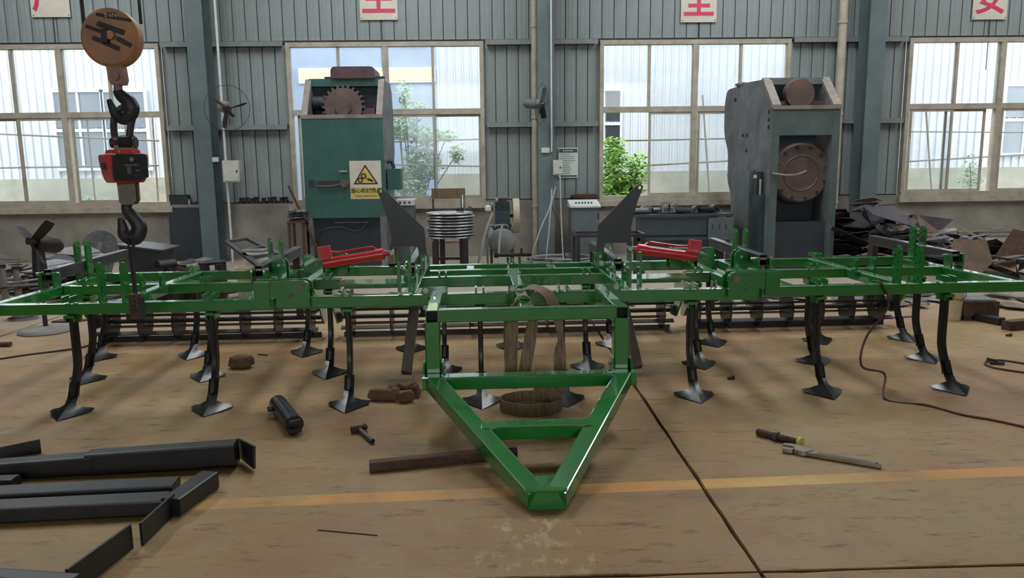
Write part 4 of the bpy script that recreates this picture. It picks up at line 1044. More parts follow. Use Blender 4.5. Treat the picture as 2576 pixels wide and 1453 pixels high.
# ================================================================== LIFTING SLING
def ribbon(paths, w, th, name, m, parent):
    """a flat band along points; each point carries the direction of the band's width"""
    b = MB(); P = [Vector(p) for p, d in paths]; Dw = [Vector(d).normalized() for p, d in paths]
    n = 4; PS = smooth(P, n); DS = smooth(Dw, n); vs = []
    for i, p in enumerate(PS):
        t = (PS[min(i+1, len(PS)-1)]-PS[max(i-1, 0)]).normalized(); d = DS[i]; d = (d-t*d.dot(t)).normalized(); nn = t.cross(d).normalized()
        for a, c in ((-.5, -.5), (-.25, -.62), (0, -.5), (.25, -.62), (.5, -.5), (.5, .5), (.25, .62), (0, .5), (-.25, .62), (-.5, .5)): vs.append(p+d*w*a+nn*th*c)
    k = 10; L_ = len(PS)
    b.add(vs, [(i*k+q, i*k+(q+1) % k, (i+1)*k+(q+1) % k, (i+1)*k+q) for i in range(L_-1) for q in range(k)]+[tuple(range(k-1, -1, -1)), tuple((L_-1)*k+q for q in range(k))])
    return b.build(name, m, parent, angle=50)
sl = thing('lifting_sling', 'dirty brown webbing sling looped over the centre drawbar arm, coiled on the floor', 'sling', (.21, 4.85, 0))
B = lambda px, py, Y: at(px, py, Y)-Vector((.21, 4.85, 0))
SY = 4.92; X = (1, 0, 0); Yd = (0, 1, 0)
ribbon([(B(1286, 905, SY), X), (B(1288, 830, SY), X), (B(1290, 790, SY), (.6, .8, 0)), (B(1296, 757, SY), Yd), (B(1314, 741, SY), Yd), (B(1334, 752, SY), Yd), (B(1342, 785, SY), (.5, .85, 0)), (B(1337, 830, SY), (.9, .3, 0)), (B(1327, 890, SY), X), (B(1318, 940, SY), X)], .082, .007, 'loop_band', 'strap', sl)
ribbon([(B(1284, 977, SY+.05), X), (B(1286, 930, SY+.05), X), (B(1283, 850, SY+.04), X), (B(1284, 795, SY+.06), X)], .088, .007, 'hanging_band', 'strap', sl)
ribbon([(B(1312, 728, 5.12), (.3, 1, 0)), (B(1340, 722, 5.02), (.2, .9, .2)), (B(1372, 735, 4.98), (.6, .7, .3)), (B(1392, 765, 4.96), (.9, .4, .2)), (B(1405, 810, 4.96), (.7, .7, 0)), (B(1411, 850, 4.96), (.5, .8, 0)), (B(1408, 900, 4.96), X), (B(1409, 950, 4.95), X), (B(1402, 985, 4.93), (1, .2, .1))], .082, .007, 'falling_band', 'strap', sl)
cc = fl(1336, 1028)-Vector((.21, 4.85, 0)); rx_, ry_ = .205, .15
pts = []
for k_ in range(-3, 19):
    a = -.35-2*pi*k_/16; g = 1.0+.035*k_/16; lean = .0
    pts.append((Vector((cc.x+rx_*g*cos(a), cc.y+ry_*g*sin(a), .043)), (0, 0, 1)))
q0 = B(1345, 968, 4.93); q1 = B(1385, 985, 4.90)
ribbon([(q0, (.5, -.4, .6)), (q1, (.5, -.2, .8))]+pts[3:] , .080, .007, 'coiled_band', 'strap', sl)

# ================================================================== THINGS LYING ON THE FLOOR
def fbar(name, label, cat, pa, pb, w, h, m, z=0.0, part='bar', r=.01):
    a, b_ = fl(*pa), fl(*pb); c = (a+b_)/2; t = thing(name, label, cat, (c.x, c.y, 0))
    MB().beam((a.x-c.x, a.y-c.y, z+h/2), (b_.x-c.x, b_.y-c.y, z+h/2), w, h, r).build(part, m, t); return t
# black ram body
a, b_ = fl(706, 1048), fl(741, 1098); a = Vector((-1.455, 4.97, .058)); b_ = Vector((-1.235, 4.53, .058)); d = (b_-a).normalized()
t = thing('hydraulic_cylinder', 'short fat black hydraulic cylinder lying on the floor', 'cylinder', (a.x, a.y, 0)); o_ = Vector((a.x, a.y, 0))
MB().cyl(a-o_, b_-o_, .057, 28).build('barrel', 'jack_black', t)
MB().cyl(b_-o_-d*.04, b_-o_+d*.012, .0575, 28).build('end_cap', 'black_paint', t)
n_ = d.cross(Vector((0, 0, 1))).normalized()
for s in (-1, 1): MB().box(tuple(b_-o_+d*.03+Vector((0, 0, s*.026))), (.07, .05, .022), rz=atan2(n_.y, n_.x)).build('clevis_ear', 'black_paint', t)
MB().cyl(a-o_+d*.10-n_*-.05, a-o_+d*.10+n_*.085, .02, 12).build('oil_port', 'black_paint', t)
MB().cyl(a-o_-d*.03, a-o_, .04, 20).build('rear_boss', 'black_paint', t)
# hammer
a, b_ = fl(905, 1088), fl(938, 1116); t = thing('hammer', 'small hammer with a pipe handle beside the black cylinder', 'hammer', (a.x, a.y, 0)); d = (b_-a)
MB().tube([Vector((0, 0, .02)), Vector((d.x*.5, d.y*.5, .019)), Vector((d.x, d.y, .018))], .0145, 12).build('handle', 'bare_steel', t)
p, q = fl(884, 1090)-a, fl(919, 1082)-a
MB().cyl((p.x, p.y, .024), (q.x*.45, q.y*.45, .024), .021, 14).build('head', 'rust', t); MB().cyl((q.x*.45, q.y*.45, .024), (q.x, q.y, .024), .017, 14, .022).build('peen', 'rust', t)
MB().cyl((d.x, d.y, .018), (d.x*1.01, d.y*1.01, .018), .012, 12).build('pipe_bore', 'dark_hole', t)
# heavy rusty bar below the drawbar
t = fbar('rusty_steel_bar', 'long rusty square steel bar lying under the drawbar triangle', 'bar', (930, 1184), (1262, 1150), .062, .056, 'rust')
pq = fl(1262, 1150)-Vector(t.location); dd = (fl(1262, 1150)-fl(930, 1184)).normalized()
MB().cyl((pq.x, pq.y, .028), tuple(Vector((pq.x, pq.y, .028))+dd*.085), .036, 6).build('hex_head', 'rust', t)
MB().tube(smooth([(pq.x-.16, pq.y-.03, .008), (pq.x-.22, pq.y-.08, .02), (pq.x-.30, pq.y-.06, .01)], 4), .007, 6).build('wire_tie', 'cable_dark', t)
# welding rod, thin stick
t = fbar('welding_rod', 'thin dark welding rod on the floor before the tape line', 'rod', (800, 1333), (950, 1347), .004, .004, 'cable_dark', r=.001)
t = fbar('wooden_stick', 'short pale wooden stick behind the left sweeps', 'stick', (649, 892), (672, 894), .016, .014, 'wood')
t = fbar('steel_rod_end', 'rusty round bar end lying at the left picture edge', 'bar', (-40, 872), (28, 871), .05, .045, 'rust', r=.02)
# adjusting bolt with nuts
a, b_ = fl(1905, 1094), fl(2018, 1124); t = thing('threaded_bolt', 'rusty threaded bolt with two nuts beside the big wrench', 'bolt', (a.x, a.y, 0)); d = b_-a; dn = d.normalized(); up = Vector((0, 0, .022))
MB().cyl(up, d*.45+up, .021, 16).build('plain_end', 'rust', t); MB().cyl(d*.43+up, d*.93+up, .018, 16).build('thread', 'rust', t)
for k_ in range(9): q = d*(.52+.04*k_)+up; MB().cyl(q, q+dn*.006, .0205, 14).build('thread_turn', 'rust', t)
MB().cyl(d*.40+up, d*.47+up, .034, 6).build('nut', 'bare_steel', t); MB().cyl(d*.91+up, d*.985+up, .034, 16).build('brass_nut', 'sign_yellow', t)
# adjustable wrench
a, b_ = fl(1972, 1134), fl(2216, 1178); t = thing('adjustable_wrench', 'large bright adjustable wrench pointing at the yellow tape', 'wrench', (a.x, a.y, 0), atan2((b_-a).y, (b_-a).x)); Lw = (b_-a).length
hd = MB().prism(rpoly([(.12, -.028), (.16, .022), (.11, .052), (.03, .066), (-.012, .052), (-.016, .028), (.045, .022), (.06, -.006), (.055, -.02), (.10, -.034)], .008, 3), 'Z', .004, .030).build('fixed_jaw', 'chrome', t)
MB().prism(rpoly([(.0, -.036), (.052, -.026), (.056, -.004), (.045, .002), (-.006, -.004)], .006, 3), 'Z', .006, .028).build('sliding_jaw', 'chrome', t)
MB().cyl((.075, -.02, .017), (.10, -.012, .017), .011, 12).build('knurl', 'dark_steel', t)
MB().prism(rpoly([(.11, -.026), (Lw, -.013), (Lw+.004, 0), (Lw, .013), (.12, .026)], .006, 2), 'Z', .006, .026).build('handle', 'chrome', t)
MB().prism([(.18, -.013), (Lw-.06, -.006), (Lw-.06, .006), (.18, .013)], 'Z', .0255, .0275).build('handle_web', 'bare_steel', t)
MB().cyl((Lw-.022, 0, .024), (Lw-.022, 0, .0272), .007, 12).build('hang_hole', 'dark_hole', t)
# brown crumpled wrappers
from mathutils import noise as mnoise
def lump(name, m, parent, c, w, d_, h, rz, seed, k=1.0):
    bm = bmesh.new(); bmesh.ops.create_icosphere(bm, subdivisions=4, radius=1); R_ = Matrix.Rotation(rz, 3, 'Z')
    for v in bm.verts:
        p = v.co.copy(); e = .55
        q = Vector([math.copysign(abs(a)**e, a) for a in p])
        f = 1+k*(.16*mnoise.noise(p*2.2+Vector((seed, 0, 0)))+.10*abs(mnoise.noise(p*5+Vector((0, seed, 0))))-.05)
        q = R_@Vector((q.x*w/2*f, q.y*d_/2*f, q.z*h/2*f)); v.co = Vector((q.x+c[0], q.y+c[1], max(.001, q.z+h/2+c[2])))
    me = bpy.data.meshes.new(name); bm.to_mesh(me); bm.free(); me.materials.append(MATS[m])
    for p in me.polygons: p.use_smooth = True
    return link(name, me, parent)
def crumple(label, px, py, w, d_, h, seed, ring=False):
    c = fl(px, py); t = thing('crumpled_paper', label, 'paper', (c.x, c.y, 0))
    if ring:
        bm = bmesh.new(); rows = []; m_, n_ = 44, 14
        for i in range(m_):
            a = pi*1.5*i/(m_-1)-.35; row = []
            for j in range(n_):
                b2 = 2*pi*j/n_; nz = mnoise.noise(Vector((cos(a)*2.5+seed, sin(a)*2.5, b2*.9)))*.022+mnoise.noise(Vector((cos(a)*7, sin(a)*7+seed, b2*2)))*.010
                rr = .034+nz; row.append(bm.verts.new(((w/2-.04+rr*cos(b2))*cos(a), (d_/2-.035+rr*cos(b2))*sin(a), max(.001, h*.5+(h*.5+nz)*sin(b2)))))
            rows.append(row)
        for i in range(m_-1):
            for j in range(n_): bm.faces.new((rows[i][j], rows[i][(j+1) % n_], rows[i+1][(j+1) % n_], rows[i+1][j]))
        bm.faces.new(rows[0]); bm.faces.new(list(reversed(rows[-1])))
        bmesh.ops.recalc_face_normals(bm, faces=bm.faces); me = bpy.data.meshes.new('sheet'); bm.to_mesh(me); bm.free(); me.materials.append(MATS['cardboard'])
        for p in me.polygons: p.use_smooth = True
        link('sheet', me, t)
    else: lump('sheet', 'cardboard', t, (0, 0, 0), w, d_, h, 0, seed)
    return t
t = crumple('crumpled brown wrapping paper ring behind the drawbar corner', 1016, 1000, .26, .22, .095, 5, True)
lump('flap', 'cardboard', t, (-.14, -.05, 0), .22, .06, .085, -.12, 3.1, .7)
lump('folded_end', 'cardboard', t, (.03, -.10, 0), .11, .06, .085, .3, 7.7, .7)
t = crumple('small crumpled brown paper lump behind the left sweeps', 608, 924, .19, .13, .105, 9)
# little nuts
for (px, py, lab) in ((1839, 954, 'lone dark bolt lying right of the centre sweeps'), (2538, 846, 'lone rusty nut near the pale bucket')):
    c = fl(px, py); t = thing('loose_bolt', lab, 'bolt', (c.x, c.y, 0)); MB().cyl((-.025, 0, .013), (.012, .004, .013), .010, 10).build('stem', 'rust', t); MB().cyl((.012, .004, .015), (.026, .006, .015), .0155, 6).build('head', 'rust', t)
# cables
def cable(name, label, pts, r, m, n=6): 
    c = pts[0]; t = MB().tube(smooth([Vector(p)-Vector((c[0], c[1], 0)) for p in pts], n), r, 8).build(name, m, None, (c[0], c[1], 0)); return tag(t, label, 'cable')
fz = lambda px, py, z=.007: fl(px, py, z)
bt = cult.matrix_basis @ Vector((2.57, -.008, .70))
cable('brown_cable', 'thin brown cable dropping from the right wing beam onto the floor', [tuple(cult.matrix_basis@Vector((2.54, .05, .774))), tuple(cult.matrix_basis@Vector((2.58, -.012, .755))), tuple(cult.matrix_basis@Vector((2.62, -.03, .60))), tuple(at(2178, 850, 5.15)), tuple(at(2168, 920, 5.0)), tuple(fz(2180, 950)+Vector((0, -.25, .10))), tuple(fz(2228, 1003)), tuple(fz(2330, 1018)), tuple(fz(2420, 1042)), tuple(fz(2500, 1056)), tuple(fz(2600, 1078))], .008, 'cable_brown', 8)
cable('dark_cable', 'dark cable trailing across the floor at the left edge', [tuple(fz(-60, 912)), tuple(fz(60, 893)), tuple(fz(190, 876)), tuple(fz(250, 862)), tuple(fz(320, 850))], .009, 'cable_dark')
cable('looped_cable', 'brown cable looped on the floor at the right edge', [tuple(fz(2620, 940)), tuple(fz(2560, 934)), tuple(fz(2500, 924)), tuple(fz(2478, 914)), tuple(fz(2492, 905)), tuple(fz(2540, 908)), tuple(fz(2620, 922))], .009, 'cable_brown')
c = fl(2508, 916); t = thing('cable_clip', 'small dark cable clip lying in the cable loop', 'clip', (c.x, c.y, 0)); MB().box((0, 0, .012), (.10, .03, .02), rz=-.2).build('jaw', 'cable_dark', t); MB().box((-.02, .03, .03), (.02, .09, .016), rz=.3).build('grip', 'cable_dark', t)

# ================================================================== BLACK STEEL FRAME, LOWER LEFT
bf = thing('black_steel_frame', 'black painted steel frame lying on the floor before the left wing', 'frame', (-2.2, 3.5, 0))
O = Vector((-2.2, 3.5, 0))
def W2(px, py, z=0.): return fl(px, py, z)-O
MB().beam(at(-60, 1187, 3.93)-O, at(240, 1163, 3.97)-O, .10, .105, .014).build('long_tube', 'black_paint', bf)
MB().beam(at(225, 1164, 3.97)-O, at(596, 1137, 4.02)-O, .10, .13, .014).build('long_tube', 'black_paint', bf)
e0 = at(596, 1137, 4.02)-O
q_ = [at(598, 1102, 4.09)-O, at(637, 1122, 3.93)-O, at(637, 1179, 3.93)-O, at(604, 1152, 4.09)-O]; dn_ = Vector((.012, .004, 0))
MB().add([p_ for p_ in q_]+[p_+dn_ for p_ in q_], [(0, 1, 2, 3), (7, 6, 5, 4), (0, 4, 5, 1), (1, 5, 6, 2), (2, 6, 7, 3), (3, 7, 4, 0)]).build('end_plate', 'black_paint', bf)
a, b_ = W2(528, 1205, .045), W2(430, 1275, .045)
MB().beam(a, b_, .10, .088, .010).build('cross_tube', 'black_paint', bf)
for (p, q, z) in (((-60, 1255), (445, 1228), .046), ((-60, 1288), (420, 1264), .04)):
    MB().beam(W2(*p, z), W2(*q, z), .12, z*2-.004, .010).build('lower_tube', 'black_paint', bf)
def stand_plate(p, q, h0, h1, nm='bent_plate', t_=.012):
    a, b_ = fl(*p)-O, fl(*q)-O; d = (b_-a).normalized(); n = Vector((-d.y, d.x, 0))*t_/2
    b = MB(); vs = [a-n, a+n, b_-n, b_+n, a-n+Vector((0, 0, h0)), a+n+Vector((0, 0, h0)), b_-n+Vector((0, 0, h1)), b_+n+Vector((0, 0, h1))]
    b.add(vs, [(0, 2, 3, 1), (4, 5, 7, 6), (0, 1, 5, 4), (2, 6, 7, 3), (0, 4, 6, 2), (1, 3, 7, 5)]); return b.build(nm, 'black_paint', bf)
stand_plate((440, 1290), (358, 1372), .10, .105)
stand_plate((333, 1378), (175, 1505), .11, .12)
stand_plate((-60, 1158), (104, 1139), .05, .085)
MB().beam(W2(-80, 1470, .06), W2(190, 1490, .06), .08, .12, .012).build('front_tube', 'black_paint', bf)
MB().beam(at(-60, 1215, 3.80)-O, at(42, 1212, 3.80)-O, .08, .06, .01).build('cross_piece', 'black_paint', bf)

# ================================================================== WALL FITTINGS
def vpipe(label, x, y, z0, z1, r, m, name='wall_pipe', x1=None):
    t = thing(name, label, 'pipe', (x, y, z0)); dx = 0 if x1 is None else x1-x
    MB().cyl((0, 0, 0), (dx, 0, z1-z0), r, 14).build('pipe', m, t)
    k_ = z0+.9
    while k_ < z1: MB().cyl((dx*(k_-z0)/(z1-z0), 0, k_-z0), (dx*(k_-z0)/(z1-z0), 0, k_-z0+.05), r*1.18, 14).build('collar', m, t); k_ += 1.6
a = at(1338, 300, WY-.12); vpipe('fat beige drain pipe beside the middle column', a.x+.06, WY-.14, 0, 6.3, .062, 'pipe')
a = at(2113, 200, WY-.3); vpipe('fat cream drain pipe behind the right press', a.x, WY-.3, 0, 6.3, .075, 'pipe')
a = at(556, 300, WY-.5); vpipe('thin white conduit on the left column', a.x+.03, WY-.49, 0, 6.3, .022, 'white_paint', 'conduit')
a = at(1387, 200, WY-.5); vpipe('thin white conduit on the middle column', a.x, WY-.49, 1.9, 6.3, .016, 'white_paint', 'conduit')
def wbox(label, px0, px1, py0, py1, Y, d, m, name='switch_box', cat='box', door=True):
    a, b_ = at(px0, py1, Y), at(px1, py0, Y); w, h = b_.x-a.x, b_.z-a.z
    t = thing(name, label, cat, ((a.x+b_.x)/2, Y, a.z))
    MB().prism(rpoly([(-w/2, 0), (w/2, 0), (w/2, h), (-w/2, h)], .01, 2), 'Y', 0, d).build('case', m, t)
    if door:
        MB().prism(rpoly([(-w/2+.02, .02), (w/2-.02, .02), (w/2-.02, h-.02), (-w/2+.02, h-.02)], .01, 2), 'Y', -.012, 0).build('door', m, t)
        MB().b6(w/2-.05, w/2-.03, -.025, -.01, h*.45, h*.55).build('latch', 'dark_steel', t)
    return t
wbox('cream switch box with its door, on the left column', 562, 600, 403, 458, WY-.66, .18, 'box_white')
wbox('small white socket on the left column', 534, 549, 395, 407, WY-.50, .03, 'white_paint', 'wall_socket', 'socket', False)
wbox('cream switch box on the middle column beside the notice', 1392, 1415, 402, 440, WY-.62, .14, 'box_white')
wbox('small white socket on the middle column', 1362, 1383, 371, 384, WY-.50, .03, 'white_paint', 'wall_socket', 'socket', False)
# notice
a, b_ = at(1405, 447, WY+.05), at(1454, 371, WY+.05); w, h = b_.x-a.x, b_.z-a.z
t = thing('wall_notice', 'printed notice with a dark header beside the middle column', 'poster', ((a.x+b_.x)/2, WY+.06, a.z))
MB().b6(-w/2, w/2, -.008, 0, 0, h).build('sheet', 'poster_bg', t); MB().b6(-w/2+.01, w/2-.01, -.010, -.007, h-.09, h-.02).build('header', 'poster_head', t)
MB().b6(-w/2+.02, w/2-.02, -.010, -.007, .015, .045).build('footer', 'poster_head', t)
pr = random.Random(4)
for k_ in range(5): MB().b6(-.10+k_*.04, -.075+k_*.04, -.0115, -.0095, h-.066, h-.044).build('header_mark', 'poster_bg', t)
for k_ in range(10):
    l_ = (w-.07)*pr.uniform(.55, 1); MB().b6(-w/2+.035, -w/2+.035+l_, -.0095, -.0075, .075+k_*.039, .085+k_*.039).build('text_line', 'poster_line', t)
# wall fans
def fan(label, c, R, rz, tilt, blades, m='tarp', cage=False, floor_z=None):
    t = thing('floor_fan' if floor_z is not None else 'wall_fan', label, 'fan', tuple(c))
    E_ = Euler((tilt, 0, rz)).to_matrix()
    def put(b, nm, mm, par=t): b.v = [tuple(E_@Vector(v)) for v in b.v]; return b.build(nm, mm, par)
    put(MB().lathe([(.02, .02), (R*.24, .02), (R*.3, .10), (R*.28, .26), (R*.15, .32), (.02, .33)], (0, 0, 0), 'Y', 18), 'motor', m)
    put(MB().cyl((0, -.06, 0), (0, .02, 0), R*.13, 14), 'hub', 'black_paint')
    for a in blades:
        b = MB(); d = Vector((cos(a), 0, sin(a))); n = Vector((-sin(a), 0, cos(a)))
        P = []
        for q, w_, off in ((.08, .07, 0), (.4, .13, .02), (.75, .17, .05), (1.0, .10, .06)):
            P.append([d*q*R+n*(w_*.3+off)*R+Vector((0, -.05, 0)), d*q*R-n*(w_*.7-off)*R+Vector((0, .03, 0))])
        vs = [p for r_ in P for p in r_]; vs += [v+Vector((0, .006, 0)) for v in vs]
        m_ = len(P); fs = []
        for i in range(m_-1): fs += [(2*i, 2*i+1, 2*i+3, 2*i+2), (2*m_+2*i, 2*m_+2*i+2, 2*m_+2*i+3, 2*m_+2*i+1), (2*i, 2*i+2, 2*m_+2*i+2, 2*m_+2*i), (2*i+1, 2*m_+2*i+1, 2*m_+2*i+3, 2*i+3)]
        fs += [(0, 2*m_, 2*m_+1, 1), (2*m_-2, 2*m_-1, 4*m_-1, 4*m_-2)]
        b.add(vs, fs); put(b, 'blade', 'dark_steel')
    if cage:
        ring = [Vector((R*1.12*cos(2*pi*k_/40), .0, R*1.12*sin(2*pi*k_/40))) for k_ in range(40)]
        put(MB().tube(ring, .004, 6, closed=True, up=(0, 1, 0)), 'guard_ring', 'dark_steel')
    return t
c = at(572, 272, 13.3); t = fan('grey wall fan with dark blades on the left column', c, .34, .6, .2, (.25, 2.6, 4.5), 'tarp', True)
MB().tube([(0, .1, -.02), (-.02, .2, -.08), (-.04, .40, -.1)], .025, 8).build('bracket', 'dark_steel', t)
c = at(1362, 262, 13.3); t = fan('grey wall fan with dark blades on the middle column', c, .30, 1.2, .1, (1.2, 3.4, 5.4), 'press_grey', True)
MB().tube([(0, .1, -.02), (0, .2, -.08), (0, .40, -.1)], .025, 8).build('bracket', 'dark_steel', t)
# floor fan on the left, in front of the scrap
FYf = 7.75; c = at(84, 608, FYf); t = fan('dark floor fan on a round stone base behind the left wing', c, .29, -.35, -.25, (2.55, .75, 5.4), 'dark_steel', False, 0)
b0 = -c.z
MB().lathe([(.02, b0), (.255, b0), (.26, b0+.012), (.235, b0+.035), (.05, b0+.06), (.02, b0+.06)], (0, .05, 0), 'Z', 30).build('base', 'tarp', t)
MB().cyl((0, .05, b0+.05), (0, .05, -.25), .022, 12).build('pole', 'dark_steel', t); MB().cyl((0, .06, -.32), (0, .06, -.03), .07, 12, .05).build('swivel', 'dark_steel', t)

# small things along the ledge of the plinth
def turned(name, label, cat, loc, prof, m, group=None, lid=None):
    t = thing(name, label, cat, loc, group=group); MB().lathe(prof, (0, 0, 0), 'Z', 12).build('body', m, t)
    if lid: MB().lathe(lid[0], (0, 0, 0), 'Z', 12).build('cap', lid[1], t)
    return t
LZ = 1.03
for i, (px, s) in enumerate(((608, 1.), (621, 1.05), (634, .9), (645, 1.1), (664, .95), (679, 1.0), (691, 1.1), (709, 1.0), (719, 1.05))):
    a = at(px, 512, WY+.0); k_ = .085*s
    turned('steel_bush', '%s dark steel bush from the left on the wall ledge' % ORD[i], 'bush', (a.x, WY+.01, LZ), [(.012, 0), (.05, 0), (.05, k_*.6), (.035, k_*.65), (.035, k_), (.045, k_), (.045, k_*1.3), (.01, k_*1.3)], 'dark_steel', 'turned bushes on the ledge left of the green press')
a = at(452, 508, WY); t = thing('dark_box', 'dark box on the wall ledge right of the leftmost window', 'box', (a.x, WY-.0, LZ)); MB().b6(-.17, .17, -.04, .06, 0, .16).build('body', 'press_dark', t); MB().b6(-.175, .175, -.045, .065, .16, .18).build('lid', 'black_paint', t)
a = at(474, 510, WY); turned('small_bottle', 'small white bottle with a green cap on the wall ledge', 'bottle', (a.x, WY, LZ), [(.01, 0), (.035, 0), (.035, .08), (.02, .10), (.01, .10)], 'white_paint', None, ([(.005, .10), (.022, .10), (.022, .15), (.005, .15)], 'press_green'))
a = at(505, 514, WY); t = thing('wire_coil', 'dark coil of wire lying on the wall ledge', 'wire', (a.x, WY, LZ)); MB().tube([Vector((.12*cos(2*pi*k_/20), .045*sin(2*pi*k_/20), .02)) for k_ in range(20)], .014, 6, closed=True).build('turn', 'cable_dark', t); MB().tube([Vector((.10*cos(2*pi*k_/20), .04*sin(2*pi*k_/20), .045)) for k_ in range(20)], .012, 6, closed=True).build('turn', 'cable_dark', t)
a = at(1470, 498, WY); t = crumple('heap of dark rags on the ledge beside the third window', 1470, 650, .5, .12, .10, 11); t.location = (a.x, WY, LZ); t.name = 'rag_heap'; t['category'] = 'rags'; t.children[0].data.materials[0] = MATS['rust']
# dark door plate on the plinth
a = at(436, 640, WY-.07); b_ = at(523, 525, WY-.07); t = thing('dark_sheet', 'tall dark sheet leaning on the wall by the left column', 'sheet', ((a.x+b_.x)/2, WY-.14, 0)); MB().box((0, 0, .49), ((b_.x-a.x), .02, .98), rot=Euler((-.06, 0, 0))).build('plate', 'press_dark', t)

# ================================================================== MIDDLE BACKGROUND
# stack of harrow discs on a stand
DY = 11.2; dc = at(1135, 592, DY); dr = (at(1196, 560, DY).x-at(1074, 560, DY).x)/2; ztop = at(1135, 533, DY).z; zbot = at(1135, 592, DY).z
t = thing('disc_stand', 'dark angle iron stand carrying the stack of shiny discs', 'stand', (dc.x, DY, 0))
for (dx, dy) in ((-.22, -.18), (.22, -.18), (-.15, .2), (.15, .2)):
    b = MB(); b.b6(dx-.035, dx+.035, dy-.004, dy+.004, 0, zbot-.03); b.b6(dx-.035*(1 if dx > 0 else -1)-.004, dx-.035*(1 if dx > 0 else -1)+.004, dy, dy+.07, 0, zbot-.03); b.build('leg', 'dark_steel', t)
MB().b6(-.28, .28, -.24, .27, zbot-.03, zbot-.01).build('top_plate', 'dark_steel', t); MB().b6(-.2, .2, -.02, .02, .28, .32).build('stretcher', 'dark_steel', t)
nd = 9
for i in range(nd):
    z = zbot-.01+(ztop-zbot)*i/(nd-1); R_ = dr*(.955+.045*rnd.random()); q = .014
    o = MB().lathe([(.03, .012), (R_*.6, .012), (R_*.90, q*.9), (R_, q*-.2), (R_+.006, q*.1+.006), (R_, q*.4+.014), (R_*.90, q+.012), (R_*.6, .026), (.03, .026)], (0, 0, 0), 'Z', 44).build('harrow_disc', 'disc_steel', None, (dc.x+rnd.uniform(-.02, .02), DY+rnd.uniform(-.02, .02), z-.012))
    lab = '%s polished harrow disc from the top of the disc stack' % ORD[nd-1-i]
    if i == nd-1: lab = 'topmost polished harrow disc of the stack, with parts on it'
    if i == 0: lab = 'lowest polished harrow disc of the stack, on the stand'
    tag(o, lab, 'disc', 'harrow discs stacked on the stand')
zz = ztop+.016
a = at(1164, 520, DY); t = thing('shaft_pin', 'upright bright shaft standing on the disc stack', 'shaft', (a.x, DY, zz)); MB().lathe([(.01, 0), (.036, 0), (.036, .16), (.03, .19), (.03, .24), (.01, .24)], (0, 0, 0), 'Z', 16).build('shank', 'chrome', t); MB().cyl((0, 0, .24), (0, 0, .26), .02, 12).build('tip', 'bare_steel', t)
a = at(1157, 522, DY-.1); t = thing('bearing', 'black bearing lying on the disc stack', 'bearing', (a.x, DY-.12, zz)); MB().lathe([(.03, 0), (.055, 0), (.055, .045), (.03, .045)], (0, 0, 0), 'Z', 18, True).build('outer_race', 'black_paint', t); MB().lathe([(.018, .004), (.026, .004), (.026, .05), (.018, .05)], (0, 0, 0), 'Z', 18, True).build('inner_race', 'bare_steel', t)
a = at(1182, 520, DY); t = thing('spacer_bush', 'short steel bush at the edge of the disc stack', 'bush', (a.x, DY, zz)); MB().lathe([(.012, 0), (.024, 0), (.024, .06), (.012, .06)], (0, 0, 0), 'Z', 14, True).build('sleeve', 'bare_steel', t)
# plywood backed chair
CY = 12.6; a, b_ = at(1086, 500, CY), at(1170, 473, CY); cx = (a.x+b_.x)/2; w = b_.x-a.x
t = thing('workshop_chair', 'metal chair with a plain plywood back behind the disc stack', 'chair', (cx, CY, 0))
MB().b6(-w/2, w/2, -.012, .012, a.z, b_.z).build('backrest', 'wood', t); MB().b6(-w/2+.02, w/2-.02, -.46, -.02, .44, .47).build('seat', 'wood', t)
MB().cyl((0, -.0135, (a.z+b_.z)/2), (0, -.0125, (a.z+b_.z)/2), .05, 24).build('maker_mark', 'wood', t)
for s in (-1, 1):
    MB().tube([(s*(w/2-.02), .02, 0), (s*(w/2-.02), .02, b_.z-.03)], .013, 8).build('leg', 'arm_steel', t); MB().tube([(s*(w/2-.03), -.45, 0), (s*(w/2-.03), -.45, .46)], .013, 8).build('leg', 'arm_steel', t)
# air compressor
KY = 11.6; kc = at(1263, 606, KY); kr = (at(1300, 606, KY).x-at(1228, 606, KY).x)/2
t = thing('air_compressor', 'dark air compressor on a round grey tank', 'compressor', (kc.x, KY, 0))
z = kc.z
MB().lathe([(.02, -.02), (kr*.55, .0), (kr*.85, .04), (kr, .11), (kr, .85), (kr*.85, .92), (kr*.5, .96), (.02, .97)], (0, 0, z), 'Y', 32).build('tank', 'tank', t)
for s in (-1, 1):
    for y in (.15, .75): MB().b6(s*kr*.75-.02, s*kr*.75+.02, y-.03, y+.03, 0, z-kr*.6).build('leg', 'dark_steel', t)
MB().b6(-kr*.7, kr*.7, .05, .85, z+kr*.9, z+kr*1.02).build('deck', 'comp_teal', t)
zc0 = z+kr*1.02; zc1 = at(1265, 500, KY).z
MB().b6(-.10, .13, .1, .5, zc0, zc0+(zc1-zc0)*.55).build('crankcase', 'comp_teal', t); MB().b6(-.08, .11, .14, .46, zc0+(zc1-zc0)*.55, zc1-.05).build('cylinder_head', 'comp_teal', t)
for k_ in range(5): q = zc0+(zc1-zc0)*(.56+.07*k_); MB().b6(-.10, .13, .12, .48, q, q+.012).build('cooling_fin', 'comp_teal', t)
MB().lathe([(.02, 0), (.07, 0), (.075, .05), (.02, .06)], (.02, .3, zc1-.05), 'Z', 14).build('air_filter', 'motor_brown', t)
fwc = at(1303, 545, KY)-Vector((kc.x, KY, 0)); R_ = .27
MB().lathe([(R_-.03, -.05), (R_, -.05), (R_, .05), (R_-.03, .05)], (fwc.x-.02, .3, fwc.z), 'X', 32, True).build('belt_wheel', 'pipe', t)
for k_ in range(3): a = pi*k_/3; MB().box((fwc.x-.02, .3, fwc.z), (.03, R_*1.9, .05), rot=Euler((a, 0, 0))).build('spoke', 'dark_steel', t)
